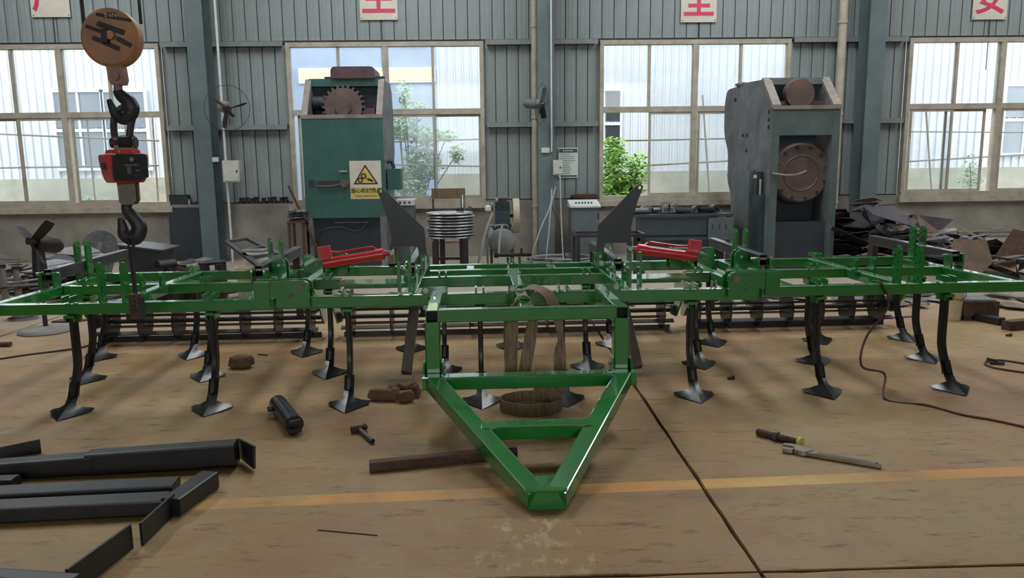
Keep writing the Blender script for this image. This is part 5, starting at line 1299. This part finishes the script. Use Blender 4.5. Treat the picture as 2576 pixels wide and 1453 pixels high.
MB().cyl((.1, .3, fwc.z), (fwc.x, .3, fwc.z), .025, 12).build('crankshaft', 'dark_steel', t)
for px, py in ((1238, 520), (1250, 507)): q = at(px, py, KY)-Vector((kc.x, KY, 0)); MB().cyl((q.x-.02, .2, q.z), (q.x+.02, .2, q.z), .06, 14).build('pulley', 'press_grey', t)
q = at(1228, 530, KY)-Vector((kc.x, KY, 0)); MB().lathe([(.01, -.03), (.05, 0), (.045, .06), (.02, .08)], (q.x, .1, q.z), 'Z', 12).build('oil_cup', 'white_paint', t)
MB().tube(smooth([(-kr*.6, -.01, zc0+.02), (-kr*.9, -.04, zc0), (-kr*1.05, -.05, z+kr*.4), (-kr*1.0, -.04, .04)], 5), .016, 8).build('pipe', 'press_grey', t)
MB().tube(smooth([(-kr*.45, .0, z+kr*.9), (-kr*.4, -.02, z+kr*1.1), (kr*.35, -.02, z+kr*1.1), (kr*.4, 0, z+kr*.85)], 4), .014, 8).build('handle', 'tank', t)
a0, a1_ = at(1240, 535, KY-.1), at(1198, 650, KY-.1); cable('grey_hose', 'pale hose running from the compressor down to the floor', [tuple(a0), tuple(a0.lerp(a1_, .5)), (a1_.x, a1_.y, .016)], .020, 'cable_grey')
a0, a1_ = at(1264, 565, KY-.14), at(1255, 655, KY-.14); cable('grey_hose', 'pale hose hanging down before the compressor tank', [tuple(a0), tuple(at(1256, 610, KY-.16)), (a1_.x, a1_.y-.1, .014)], .016, 'cable_grey')
# cables from the middle column to the floor
CYc = 13.0
for i, (p, lab) in enumerate((([(1388, 475), (1384, 518), (1360, 575), (1330, 645)], 'pale cable running down left from the middle column'), ([(1398, 470), (1386, 520), (1380, 590), (1372, 645)], 'pale cable hanging straight below the middle column box'), ([(1409, 440), (1411, 520), (1414, 600), (1418, 650)], 'pale cable hanging below the notice'), ([(1386, 515), (1405, 560), (1424, 625)], 'dark cable sloping down right from the middle column'))):
    pts = [tuple(at(px, py, CYc-.12*k_)) for k_, (px, py) in enumerate(p)]; q = pts[-1]; pts[-1] = (q[0], q[1], .016)
    cable('hanging_cable', lab, pts, .011, 'cable_dark' if i == 3 else 'cable_grey')
cr = random.Random(12)
for k_ in range(5):
    c = fl(1375+k_*12, 655+2*(k_ % 2)); rx = cr.uniform(.35, .6); ry = cr.uniform(.3, .6)
    t = MB().tube(smooth([Vector((rx*cos(2*pi*j/10)*cr.uniform(.8, 1.15), ry*sin(2*pi*j/10)*cr.uniform(.8, 1.15), .012+.022*k_)) for j in range(10)], 4, True), .011, 6, closed=True).build('cable_coil', 'cable_dark' if k_ % 2 else 'cable_grey', None, (c.x+cr.uniform(-.1, .1), c.y-.25, 0))
    tag(t, 'loop of cable lying on the floor below the middle column', 'cable', 'cable loops under the middle column')
# control cabinet, small control box
EYc = 13.3; a, b_ = at(1437, 655, EYc), at(1508, 514, EYc); w, h = b_.x-a.x, b_.z
t = thing('control_cabinet', 'grey control cabinet with a sloping white top panel', 'cabinet', ((a.x+b_.x)/2, EYc, 0))
MB().b6(-w/2, w/2, 0, .45, .0, h-.05).build('case', 'cabinet', t); MB().b6(-w/2+.04, w/2-.03, -.012, 0, .10, h-.12).build('door', 'cabinet', t)
MB().prism([(-.04, h-.05), (.47, h-.05), (.47, h+.07), (-.04, h-.02)], 'X', -w/2-.02, w/2+.02).build('top_panel', 'white_paint', t)
for k_ in range(6): MB().cyl((-w/2+.10+k_*.055, .15, h+.005), (-w/2+.10+k_*.055, .145, h+.04), .014, 10).build('button', 'dark_steel' if k_ < 4 else 'black_paint', t)
MB().b6(w/2-.03, w/2-.01, -.03, -.01, h*.75, h*.85).build('handle', 'dark_steel', t)
a, b_ = at(1003, 655, 13.2), at(1040, 516, 13.2); w = b_.x-a.x
t = thing('control_desk', 'narrow grey control desk right of the green press', 'cabinet', ((a.x+b_.x)/2, 13.2, 0)); MB().b6(-w/2, w/2, 0, .4, 0, b_.z).build('case', 'cabinet', t); MB().b6(-w/2-.02, w/2+.02, -.03, .42, b_.z, b_.z+.10).build('top_panel', 'white_paint', t)
for k_ in range(3): MB().cyl((-.08+k_*.08, -.035, b_.z+.05), (-.08+k_*.08, -.03, b_.z+.05), .02, 10).build('button', 'dark_steel', t)
# wooden battens leaning at the press
for i, (px, lab) in enumerate(((977, 'pale wooden batten leaning on the green press, front one'), (985, 'pale wooden batten leaning on the green press, rear one'))):
    a, b_ = at(px+10, 668, 12.15), at(px-2, 505, 12.15); t = thing('wooden_batten', lab, 'batten', (a.x, 12.1-.05*i, 0)); MB().beam((0, 0, 0), (b_.x-a.x, .12, b_.z), .035, .035, .003).build('lath', 'wood', t)
# black table frame behind the right lever
TY = 10.6; a, b_ = at(1450, 590, TY), at(1622, 590, TY); w = b_.x-a.x; h = a.z
t = thing('table_frame', 'bare black angle iron table frame before the control cabinet', 'table frame', ((a.x+b_.x)/2, TY, 0))
for y in (0, .55): MB().b6(-w/2, w/2, y-.02, y+.02, h-.04, h).build('rail', 'dark_steel', t)
for s in (-1, 1):
    MB().b6(s*w/2-.02, s*w/2+.02, 0, .55, h-.04, h).build('rail', 'dark_steel', t)
    for y in (0, .55): MB().b6(s*(w/2-.025)-.025, s*(w/2-.025)+.025, y-.025, y+.025, 0, h-.04).build('leg', 'dark_steel', t)
# work bench with steel parts
BYb = 12.2; a, b_ = at(1598, 541, BYb), at(1846, 536, BYb); w = b_.x-a.x; h = (a.z+b_.z)/2
bx = (a.x+b_.x)/2; t = thing('work_bench', 'dark steel work bench covered with parts under the third window', 'bench', (bx, BYb, 0))
MB().b6(-w/2, w/2, 0, .9, h-.04, h).build('top', 'bench', t); MB().b6(-w/2+.06, w/2-.25, .04, .06, h-.34, h-.04).build('apron', 'bench', t); MB().b6(-w/2+.06, w/2-.05, .3, .34, .02, h-.34).build('back_panel', 'bench', t)
MB().b6(-w/2, w/2, .02, .07, .42, .47).build('rail', 'bench', t)
for s in (-1, 1):
    for y in (.05, .84): MB().b6(s*(w/2-.06)-.03, s*(w/2-.06)+.03, y-.03, y+.03, 0, h-.04).build('leg', 'bench', t)
MB().b6(w/2-.42, w/2-.02, -.03, -.015, h-.42, h-.06).build('hung_plate', 'cabinet', t)
for k_ in range(3): MB().b6(w/2-.36+k_*.11, w/2-.34+k_*.11, -.035, -.028, h-.25, h-.17).build('plate_slot', 'press_dark', t)
br = random.Random(21)
for k_ in range(16):
    x_ = -w/2+.12+(w-.24)*k_/15; y_ = br.uniform(.12, .7); rz = br.uniform(-1, 1); kind = k_ % 4; loc = (bx+x_, BYb+y_, h)
    lab, cat = [('short steel tube from the left on the work bench', 'tube'), ('pair of flat plates from the left on the work bench', 'plate'), ('curved steel bracket from the left on the work bench', 'bracket'), ('steel ring from the left on the work bench', 'ring')][kind]; lab = ORD[k_//4]+' '+lab
    t = thing(['steel_tube', 'cut_plate', 'curved_bracket', 'steel_ring'][kind], lab, cat, loc, rz, 'loose steel parts on the work bench')
    m_ = br.choice(['bare_steel', 'dark_steel', 'scrap_light'])
    if kind == 0: MB().lathe([(.035, -.14), (.05, -.14), (.05, .14), (.035, .14)], (0, 0, .05), 'X', 16, True).build('sleeve', m_, t)
    elif kind == 1: MB().prism(rpoly([(-.2, -.07), (.2, -.03), (.16, .08), (-.1, .1)], .02, 3), 'Z', .0, .014).build('plate', m_, t); MB().prism(rpoly([(-.15, -.05), (.2, -.08), (.1, .07), (-.17, .06)], .02, 3), 'Z', .0145, .028).build('plate', m_, t)
    elif kind == 2:
        ar = [(.13*cos(q), .13*sin(q)) for q in [pi*j/10 for j in range(11)]]; ar2 = [(.085*cos(q), .085*sin(q)) for q in [pi*j/10 for j in range(10, -1, -1)]]
        MB().prism(ar+ar2, 'Y', -.04, .04).build('hoop', m_, t); MB().b6(-.19, -.085, -.04, .04, 0, .015).build('foot', m_, t)
    else: MB().lathe([(.06, 0), (.11, 0), (.11, .02), (.06, .02)], (0, 0, 0), 'Z', 20, True).build('hoop', m_, t)
a = at(1676, 525, BYb+.3); t = thing('c_clamp', 'pale c shaped clamp standing on the work bench', 'clamp', (a.x, BYb+.3, h)); MB().prism(rpoly([(-.08, 0), (.07, 0), (.07, .03), (-.045, .03), (-.045, .15), (.10, .15), (.10, .19), (-.08, .19)], .01, 2), 'Y', -.03, .03).build('frame', 'scrap_light', t); MB().cyl((.05, 0, .03), (.05, 0, .15), .012, 10).build('screw', 'dark_steel', t)
a = at(1702, 525, BYb+.25); t = thing('steel_flat', 'pale steel flat leaning upright on the work bench', 'bar', (a.x, BYb+.25, h)); MB().box((0, 0, .085), (.05, .02, .17), rot=Euler((.1, -.25, 0))).build('bar', 'scrap_light', t)

# little stand with discs left of the green press
LY = 12.0; a, b_ = at(722, 557, LY), at(764, 557, LY); w = b_.x-a.x; lx = (a.x+b_.x)/2; h = a.z
t = thing('small_stand', 'rusty little stand with steel discs left of the green press', 'stand', (lx, LY, 0)); MB().b6(-w/2, w/2, 0, .35, h-.03, h).build('top', 'rust', t)
for s in (-1, 1):
    for y in (.03, .32): MB().b6(s*(w/2-.02)-.02, s*(w/2-.02)+.02, y-.02, y+.02, 0, h-.03).build('leg', 'rust', t)
for k_ in range(4):
    o = MB().lathe([(.02, 0), (.15, 0), (.15, .022), (.06, .03), (.06, .045), (.02, .045)], (0, 0, 0), 'Z', 22).build('flanged_disc', 'bare_steel' if k_ % 2 else 'dark_steel', None, (lx+rnd.uniform(-.03, .03), LY+.17, h+.046*k_)); tag(o, '%s flanged steel disc from the bottom on the small rusty stand' % ORD[k_], 'disc', 'flanged discs on the small stand')
a, b_ = at(765, 512, 12.1), at(715, 468, 12.1); t = thing('pry_bar', 'dark bar leaning against the window left of the green press', 'bar', (a.x, 12.1, 0)); MB().beam((.3, .1, 0), (b_.x-a.x, .25, b_.z), .05, .02, .004).build('bar', 'rust', t)

# ================================================================== SCRAP AND STOCK
def scrap_piece(label, group, loc, rot, size, seed, m, cat='scrap plate', name='scrap_plate', th=.008):
    r = random.Random(seed); n = r.choice([3, 4, 4, 5, 6]); pts = []
    el = r.uniform(.35, .9)
    for k_ in range(n):
        a = 2*pi*(k_+r.uniform(-.25, .25))/n; q = size*r.uniform(.6, 1.1); pts.append((q*cos(a), q*el*sin(a)))
    if n >= 5 and r.random() < .6: pts[1] = (pts[1][0]*.3, pts[1][1]*.3)          # a notch left by the cutter
    o = MB().prism(pts, 'Z', -th/2, th/2).build(name, m, None, loc, rot); return tag(o, label, cat, group)
sr = random.Random(77)
def heap(label, group, x0, x1, y0, y1, prof, n, smin, smax, mats, tilt=.35):
    for k_ in range(n):
        u = sr.random(); v = sr.random(); x_ = x0+(x1-x0)*u; y_ = y0+(y1-y0)*v
        hh = prof(u)*(1-.5*abs(v-.6)); z = (.03 if hh > .08 else .006)+hh*((k_+.5)/n)**.7*sr.uniform(.75, 1.0)
        s_ = sr.uniform(smin, smax)
        t1, t2 = sr.gauss(0, tilt*.55), sr.gauss(0, tilt*.55)
        z = max(z, s_*(abs(sin(t1))+abs(sin(t2)))*.8+.01)
        mm_ = sr.choice(mats); ad = {'scrap': 'dark', 'dark_steel': 'blackish', 'scrap_brown': 'brown', 'scrap_light': 'pale', 'rust': 'rusty'}[mm_]
        scrap_piece(ad+' '+label, group, (x_, y_, z), (t1, t2, sr.uniform(0, 6.28)), s_, sr.randint(0, 99999), mm_)
A0 = at(2125, 600, 11.6).x; A1 = at(2385, 600, 11.6).x
heap('cut steel plate in the tall scrap heap right of the press', 'scrap plates in the tall heap', A0, A1, 11.2, 12.9,
     lambda u: 1.12*max(.25, min(1, 1.25-abs(u-.42)*1.55)), 120, .22, .52, ['scrap', 'scrap', 'scrap', 'dark_steel', 'scrap_brown', 'scrap_brown', 'scrap_light'], .48)
A2 = at(2370, 640, 10.4).x; A3 = at(2640, 640, 10.4).x
heap('cut steel plate in the low scrap heap at the right edge', 'scrap plates in the low heap', A2, A3, 9.7, 12.4,
     lambda u: .62+.25*u*(1-u), 75, .2, .5, ['scrap', 'scrap', 'scrap_brown', 'scrap_light', 'scrap_brown'], .42)
# a few plates one can tell apart
for i, (px, py, Y, sz, m, rot, lab) in enumerate((
    (2340, 590, 11.2, .42, 'scrap_brown', (1.15, .25, .2), 'large brown notched plate leaning on the tall scrap heap'),
    (2330, 570, 11.5, .40, 'scrap', (1.2, -.35, -.2), 'dark pointed plate jutting from the tall scrap heap'),
    (2255, 545, 11.3, .55, 'scrap', (.35, .18, .1), 'long dark sheet sliding off the top of the tall heap'),
    (2170, 532, 11.5, .28, 'scrap', (1.2, .8, .4), 'dark triangular offcut standing on top of the tall heap'),
    (2440, 655, 9.6, .42, 'scrap_brown', (1.2, .28, -.15), 'brown plate with cut outs leaning on the low heap'),
    (2560, 620, 10.0, .40, 'rust', (1.1, -.5, .3), 'rusty plate standing at the right edge of the low heap'),
    (2190, 630, 11.0, .34, 'scrap_light', (.9, .7, .5), 'pale curved offcut in the face of the tall heap'))):
    a = at(px, py, Y); scrap_piece(lab, None, tuple(a), rot, sz, 200+i, m)
for i, (x0, x1, py, Y, lab) in enumerate(((2410, 2600, 584, 12.7, 'bright long pipe, topmost behind the low heap'), (2455, 2600, 594, 12.5, 'bright long pipe, middle one behind the low heap'), (2480, 2600, 600, 12.3, 'bright long pipe, lowest behind the low heap'))):
    a, b_ = at(x0, py, Y), at(x1, py-2, Y); t = thing('steel_pipe', lab, 'pipe', tuple(a)); MB().tube([(0, 0, 0), ((b_.x-a.x)/2, 0, 0), (b_.x-a.x, 0, 0)], .022, 10).build('pipe', 'chrome', t); MB().cyl((-.005, 0, 0), (.0, 0, 0), .012, 10).build('bore', 'dark_hole', t)
    for q in (.3, (b_.x-a.x)*.8): MB().b6(q-.03, q+.03, -.03, .03, -a.z, -.02).build('prop', 'dark_steel', t)
# bucket, blocks, timbers on the right
c = fl(2407, 806); t = thing('plastic_bucket', 'pale yellow plastic bucket behind the right wing beam', 'bucket', (c.x, c.y+.1, 0)); MB().lathe([(.02, 0), (.088, 0), (.112, .33), (.118, .33), (.118, .345), (.106, .345), (.084, .012), (.02, .012)], (0, 0, 0), 'Z', 28).build('pail', 'bucket', t); MB().tube(smooth([(-.118, 0, .33), (-.09, -.08, .26), (0, -.13, .22), (.09, -.08, .26), (.118, 0, .33)], 5), .004, 6).build('handle', 'bare_steel', t)
a, b_ = fl(2460, 812), fl(2545, 818); t = thing('steel_block', 'brown steel box with a plate on top at the right edge', 'box', ((a.x+b_.x)/2, a.y+.25, 0), -.2); MB().b6(-.17, .17, -.14, .14, .05, .20).build('block', 'rust', t); MB().b6(-.20, .12, -.16, .14, .20, .222).build('top_plate', 'bare_steel', t); MB().b6(-.15, .15, -.12, .12, 0, .05).build('foot', 'dark_steel', t)
t = fbar('timber_bearer', 'dark timber bearer on the floor right of the bucket', 'timber', (2432, 800), (2520, 818), .08, .075, 'dark_steel', r=.006)
t = fbar('timber_bearer', 'dark timber bearer on the floor at the right picture edge', 'timber', (2530, 830), (2640, 818), .10, .09, 'rust', r=.006)
t = fbar('steel_strip', 'pale narrow steel strip lying behind the right roller', 'strip', (2235, 800), (2310, 796), .05, .02, 'scrap_light', r=.003)
for i, (px, py, sz, m, lab) in enumerate(((2470, 770, .3, 'scrap_light', 'pale cut plate on the floor behind the brown box'), (2550, 775, .28, 'scrap_brown', 'round edged pale plate at the right picture edge'), (2300, 770, .26, 'scrap_light', 'white plate on the floor behind the right wing legs'), (2430, 765, .35, 'scrap', 'dark plate on the floor beside the bucket'), (2240, 762, .3, 'dark_steel', 'dark plate on the floor behind the right roller'), (2510, 745, .34, 'scrap_light', 'grey plate leaning before the low heap'), (2140, 765, .28, 'scrap_light', 'pale offcut on the floor behind the right roller'))):
    c = fl(px, py); scrap_piece(lab, None, (c.x, c.y, .02+.012*i), (.03*i, .02, i*.9), sz, 300+i, m)
heap('small steel offcut on the floor before the scrap heaps', 'offcuts on the floor before the heaps', 3.4, 6.6, 8.3, 9.6, lambda u: .03, 34, .12, .26, ['scrap', 'scrap_light', 'scrap_brown', 'dark_steel'], .05)

# -- left side
heap('cut steel plate in the scrap on the left', 'scrap plates on the left', -7.6, -4.3, 9.2, 11.8, lambda u: .34+.25*(1-u), 70, .18, .46, ['scrap', 'scrap', 'dark_steel', 'scrap_light', 'scrap'], .3)
for i, (px, py, Y, sz, m, rot, lab) in enumerate(((205, 632, 9.4, .34, 'scrap_light', (.25, .1, .2), 'stack of thin bright sheets left of the slotted plate'), (212, 638, 9.35, .33, 'scrap_light', (.22, .12, .25), 'second thin bright sheet left of the slotted plate'))):
    scrap_piece(lab, None, tuple(at(px, py, Y)), rot, sz, 400+i, m)
# round topped slotted plate
SYp = 10.2; a = at(215, 655, SYp); b_ = at(245, 576, SYp); t = thing('slotted_plate', 'grey round topped plate with a long slot, leaning in the scrap', 'plate', (a.x, SYp, max(0, a.z-.34)), 0, None, (-.35, .22, .1))
holed([(-.22, 0), (.24, 0), (.24, .55)]+arc(.01, .55, .23, 0, pi, 14)+[(-.22, .3)], [[(-.03, .25), (.03, .25), (.03, .62), (-.03, .62)], circ(-.1, .6, .012, 8), circ(.12, .58, .012, 8), circ(.12, .65, .012, 8)], .012, 'plate', 'bare_steel', t)
# round bars standing upright
for i, (px, py, h_) in enumerate(((-6, 775, .50), (17, 775, .54), (50, 770, .50), (70, 762, .36))):
    c = fl(px, py); t = thing('round_bar', '%s upright worn round bar from the left picture edge' % ORD[i], 'bar', (c.x, c.y, 0), group='upright round bars at the left edge'); MB().cyl((0, 0, 0), (0, 0, h_*.6), .042, 16).build('thick_end', 'press_beige', t); MB().cyl((0, 0, h_*.6), (0, 0, h_*.92), .034, 16).build('journal', 'tarp', t); MB().cyl((0, 0, h_*.92), (0, 0, h_), .042, 16).build('collar', 'dark_steel', t)
c = fl(90, 745); t = thing('steel_plinth', 'grey steel box with a bright top by the upright round bars', 'box', (c.x+.02, c.y+.25, 0)); MB().b6(-.2, .22, -.15, .15, 0, .30).build('case', 'dark_steel', t); MB().b6(-.24, .26, -.18, .18, .30, .325).build('top', 'scrap_light', t)
# cable reel and plates on the floor at left
c = fl(44, 806); t = thing('wire_reel', 'flat grey wire reel on the floor by the fan base', 'reel', (c.x, c.y+.1, 0)); MB().lathe([(.03, 0), (.15, 0), (.15, .02), (.10, .03), (.10, .07), (.155, .08), (.155, .095), (.03, .095)], (0, 0, 0), 'Z', 28, True).build('spool', 'tank', t)
c = fl(172, 808); t = thing('floor_plate', 'brown cut plate on the floor right of the fan base', 'plate', (c.x, c.y, 0)); MB().prism(rpoly([(-.16, -.06), (.12, -.09), (.2, .03), (.06, .09), (-.12, .07)], .02, 3), 'Z', 0, .016).build('plate', 'rust', t)
c = fl(165, 795); t = thing('floor_plate', 'thin dark plate lying behind the brown floor plate', 'plate', (c.x, c.y+.15, 0)); MB().prism([(-.2, -.06), (.2, -.03), (.15, .08), (-.18, .05)], 'Z', 0, .010).build('plate', 'dark_steel', t)
c = fl(118, 792); t = thing('paper_scrap', 'small white paper scrap on the floor behind the fan', 'paper', (c.x, c.y, 0)); MB().prism([(-.06, -.04), (.07, -.03), (.05, .05), (-.05, .04)], 'Z', 0, .003).build('sheet', 'white_paint', t)
# black tray under the crane hook
TY2 = 9.8; a, b_ = at(305, 690, TY2), at(398, 625, TY2); t = thing('black_trough', 'black sheet steel trough with a bright rim behind the left wing', 'trough', ((a.x+b_.x)/2, TY2, 0)); w = b_.x-a.x
z1 = at(350, 622, TY2).z
MB().prism([(-w/2, z1+.02), (w/2, z1-.05), (w/2-.12, .25), (-w/2+.02, .12)], 'Y', 0, .5).build('body', 'press_dark', t); MB().prism([(-w/2-.02, z1+.045), (w/2+.06, z1-.035), (w/2+.06, z1-.05), (-w/2-.02, z1+.02)], 'Y', -.02, .55).build('rim', 'bare_steel', t)
MB().b6(-w/2+.05, w/2-.15, .05, .45, 0, .26).build('foot', 'press_dark', t)
# forged lugs with eyes
for i, (px, py, s_) in enumerate(((442, 672, 1.), (463, 664, 1.05), (482, 674, .95), (497, 662, 1.0), (533, 664, 1.1))):
    Y = 9.6+.12*(i % 2); a = at(px, py, Y); t = thing('eye_lug', '%s forged eye lug from the left behind the left wing' % ORD[i], 'lug', (a.x, Y, 0), rnd.uniform(-.4, .4), 'eye lugs behind the left wing'); k_ = .075*s_; z = .30
    holed([(-k_, .0), (k_, 0), (k_, z)]+arc(0, z, k_, 0, pi, 12), [circ(0, z, k_*.5, 14)], .07, 'eye', 'rust', t); MB().b6(-k_*1.1, k_*1.1, -.05, .12, 0, .16).build('foot', 'rust', t)
for (p, q, r_, lab) in (((500, 664), (565, 655), .028, 'round steel shaft lying between the eye lugs'), ((395, 668), (438, 664), .07, 'thick flat bar end lying left of the eye lugs')):
    a, b_ = at(*p, 9.7), at(*q, 9.9); t = thing('steel_shaft', lab, 'shaft', (a.x, a.y, 0)); z = max(.2, a.z); MB().cyl((0, 0, z), (b_.x-a.x, .2, z), r_, 14).build('rod', 'dark_steel', t); MB().b6(-.02, .08, -.05, .15, 0, z-r_*.5).build('rest', 'dark_steel', t); MB().b6(b_.x-a.x-.08, b_.x-a.x, .05, .25, 0, z-r_*.5).build('rest', 'dark_steel', t)
c = fl(575, 663, .22); t = thing('round_plate', 'pale round plate with a black washer behind the left wing', 'plate', (c.x, 9.7, 0)); MB().lathe([(.02, .24), (.36, .24), (.36, .255), (.02, .255)], (0, 0, 0), 'Z', 28).build('plate', 'scrap_light', t); MB().lathe([(.04, .255), (.10, .255), (.10, .30), (.04, .30)], (-.1, -.05, 0), 'Z', 18, True).build('washer', 'dark_steel', t); MB().cyl((0, 0, 0), (0, 0, .24), .22, 16).build('drum', 'dark_steel', t)
# slanting grey ladder frame on two buckets
GY = 9.3; P = [at(570, 608, GY+.5), at(622, 600, GY+.9), at(735, 655, GY+.1), at(655, 672, GY-.3)]
t = thing('ladder_frame', 'grey painted steel frame propped at a slant on a pail', 'frame', (P[0].x, P[0].y, 0)); o_ = Vector((P[0].x, P[0].y, 0))
for i in range(4): MB().beam(P[i]-o_, P[(i+1) % 4]-o_, .055, .04, .004).build('rail', 'bare_steel', t)
for f in (.38, .68): MB().beam(P[0].lerp(P[3], f)-o_, P[1].lerp(P[2], f)-o_, .07, .03, .004).build('rung', 'bare_steel', t)
MB().b6((P[0].lerp(P[3], .5)-o_).x, (P[0].lerp(P[3], .5)-o_).x+.28, (P[0].lerp(P[3], .5)-o_).y-.1, (P[0].lerp(P[3], .5)-o_).y+.2, P[0].lerp(P[3], .38).z, P[0].lerp(P[3], .38).z+.02).build('plate', 'scrap_light', t)
q = P[3]-o_; MB().beam((q.x, q.y, 0), q, .05, .05, .004).build('leg', 'bare_steel', t)
for (px, py, Y, h_, m, lab) in ((628, 690, 9.75, .40, 'bucket', 'dirty cream paint pail under the slanting grey frame'), (647, 670, 10.3, .52, 'white_paint', 'white paint pail behind the slanting grey frame')):
    a = at(px, py, Y); t = thing('paint_pail', lab, 'pail', (a.x, Y, 0)); MB().lathe([(.02, 0), (.15, 0), (.165, h_-.02), (.172, h_-.02), (.172, h_), (.155, h_), (.14, .015), (.02, .015)], (0, 0, 0), 'Z', 26).build('pail', m, t); MB().lathe([(.167, h_*.45), (.17, h_*.46), (.17, h_*.5), (.166, h_*.51)], (0, 0, 0), 'Z', 26, True).build('hoop', m, t)
for k_ in range(9):
    a = at(715+sr.uniform(-14, 10), 650, 9.9); scrap_piece('%s pale steel plate from the bottom of the pile by the green press' % ORD[k_], 'pale plates piled by the green press', (a.x, 10.0+sr.uniform(-.1, .2), .05+.045*k_), (sr.gauss(0, .05), sr.gauss(0, .05), sr.uniform(0, 6)), sr.uniform(.26, .38), 500+k_, 'scrap_light' if k_ % 3 else 'bare_steel')
a = at(690, 640, 9.8); scrap_piece('bent brown sheet lying on the pale plates', None, (a.x, 9.9, .46), (.5, .1, .3), .36, 520, 'scrap_brown')
# clutter under the centre section, on the floor before the wall
heap('small steel offcut on the floor near the left press', 'offcuts on the floor near the left press', -3.6, -1.0, 8.6, 10.2, lambda u: .03, 34, .10, .24, ['scrap', 'scrap_light', 'dark_steel', 'rust'], .05)
heap('small steel offcut on the floor right of the cabinet', 'offcuts on the floor right of the cabinet', 1.6, 3.4, 8.4, 9.6, lambda u: .03, 20, .10, .24, ['scrap', 'scrap_light', 'dark_steel'], .05)

for k_ in range(14):
    u = sr.random(); x_ = -7.4+2.9*u; y_ = sr.uniform(9.0, 10.6); l_ = sr.uniform(.5, 1.1); a = sr.uniform(-.5, .5); z0 = sr.uniform(.12, .30)
    t = thing('steel_rod', 'thin steel rod lying across the scrap on the left', 'rod', (x_, y_, z0), a, 'rods across the scrap on the left')
    MB().tube([(-l_/2, 0, -.03), (0, 0, .02), (l_/2, 0, .06)], .014, 8).build('rod', 'scrap_light' if k_ % 2 else 'dark_steel', t)
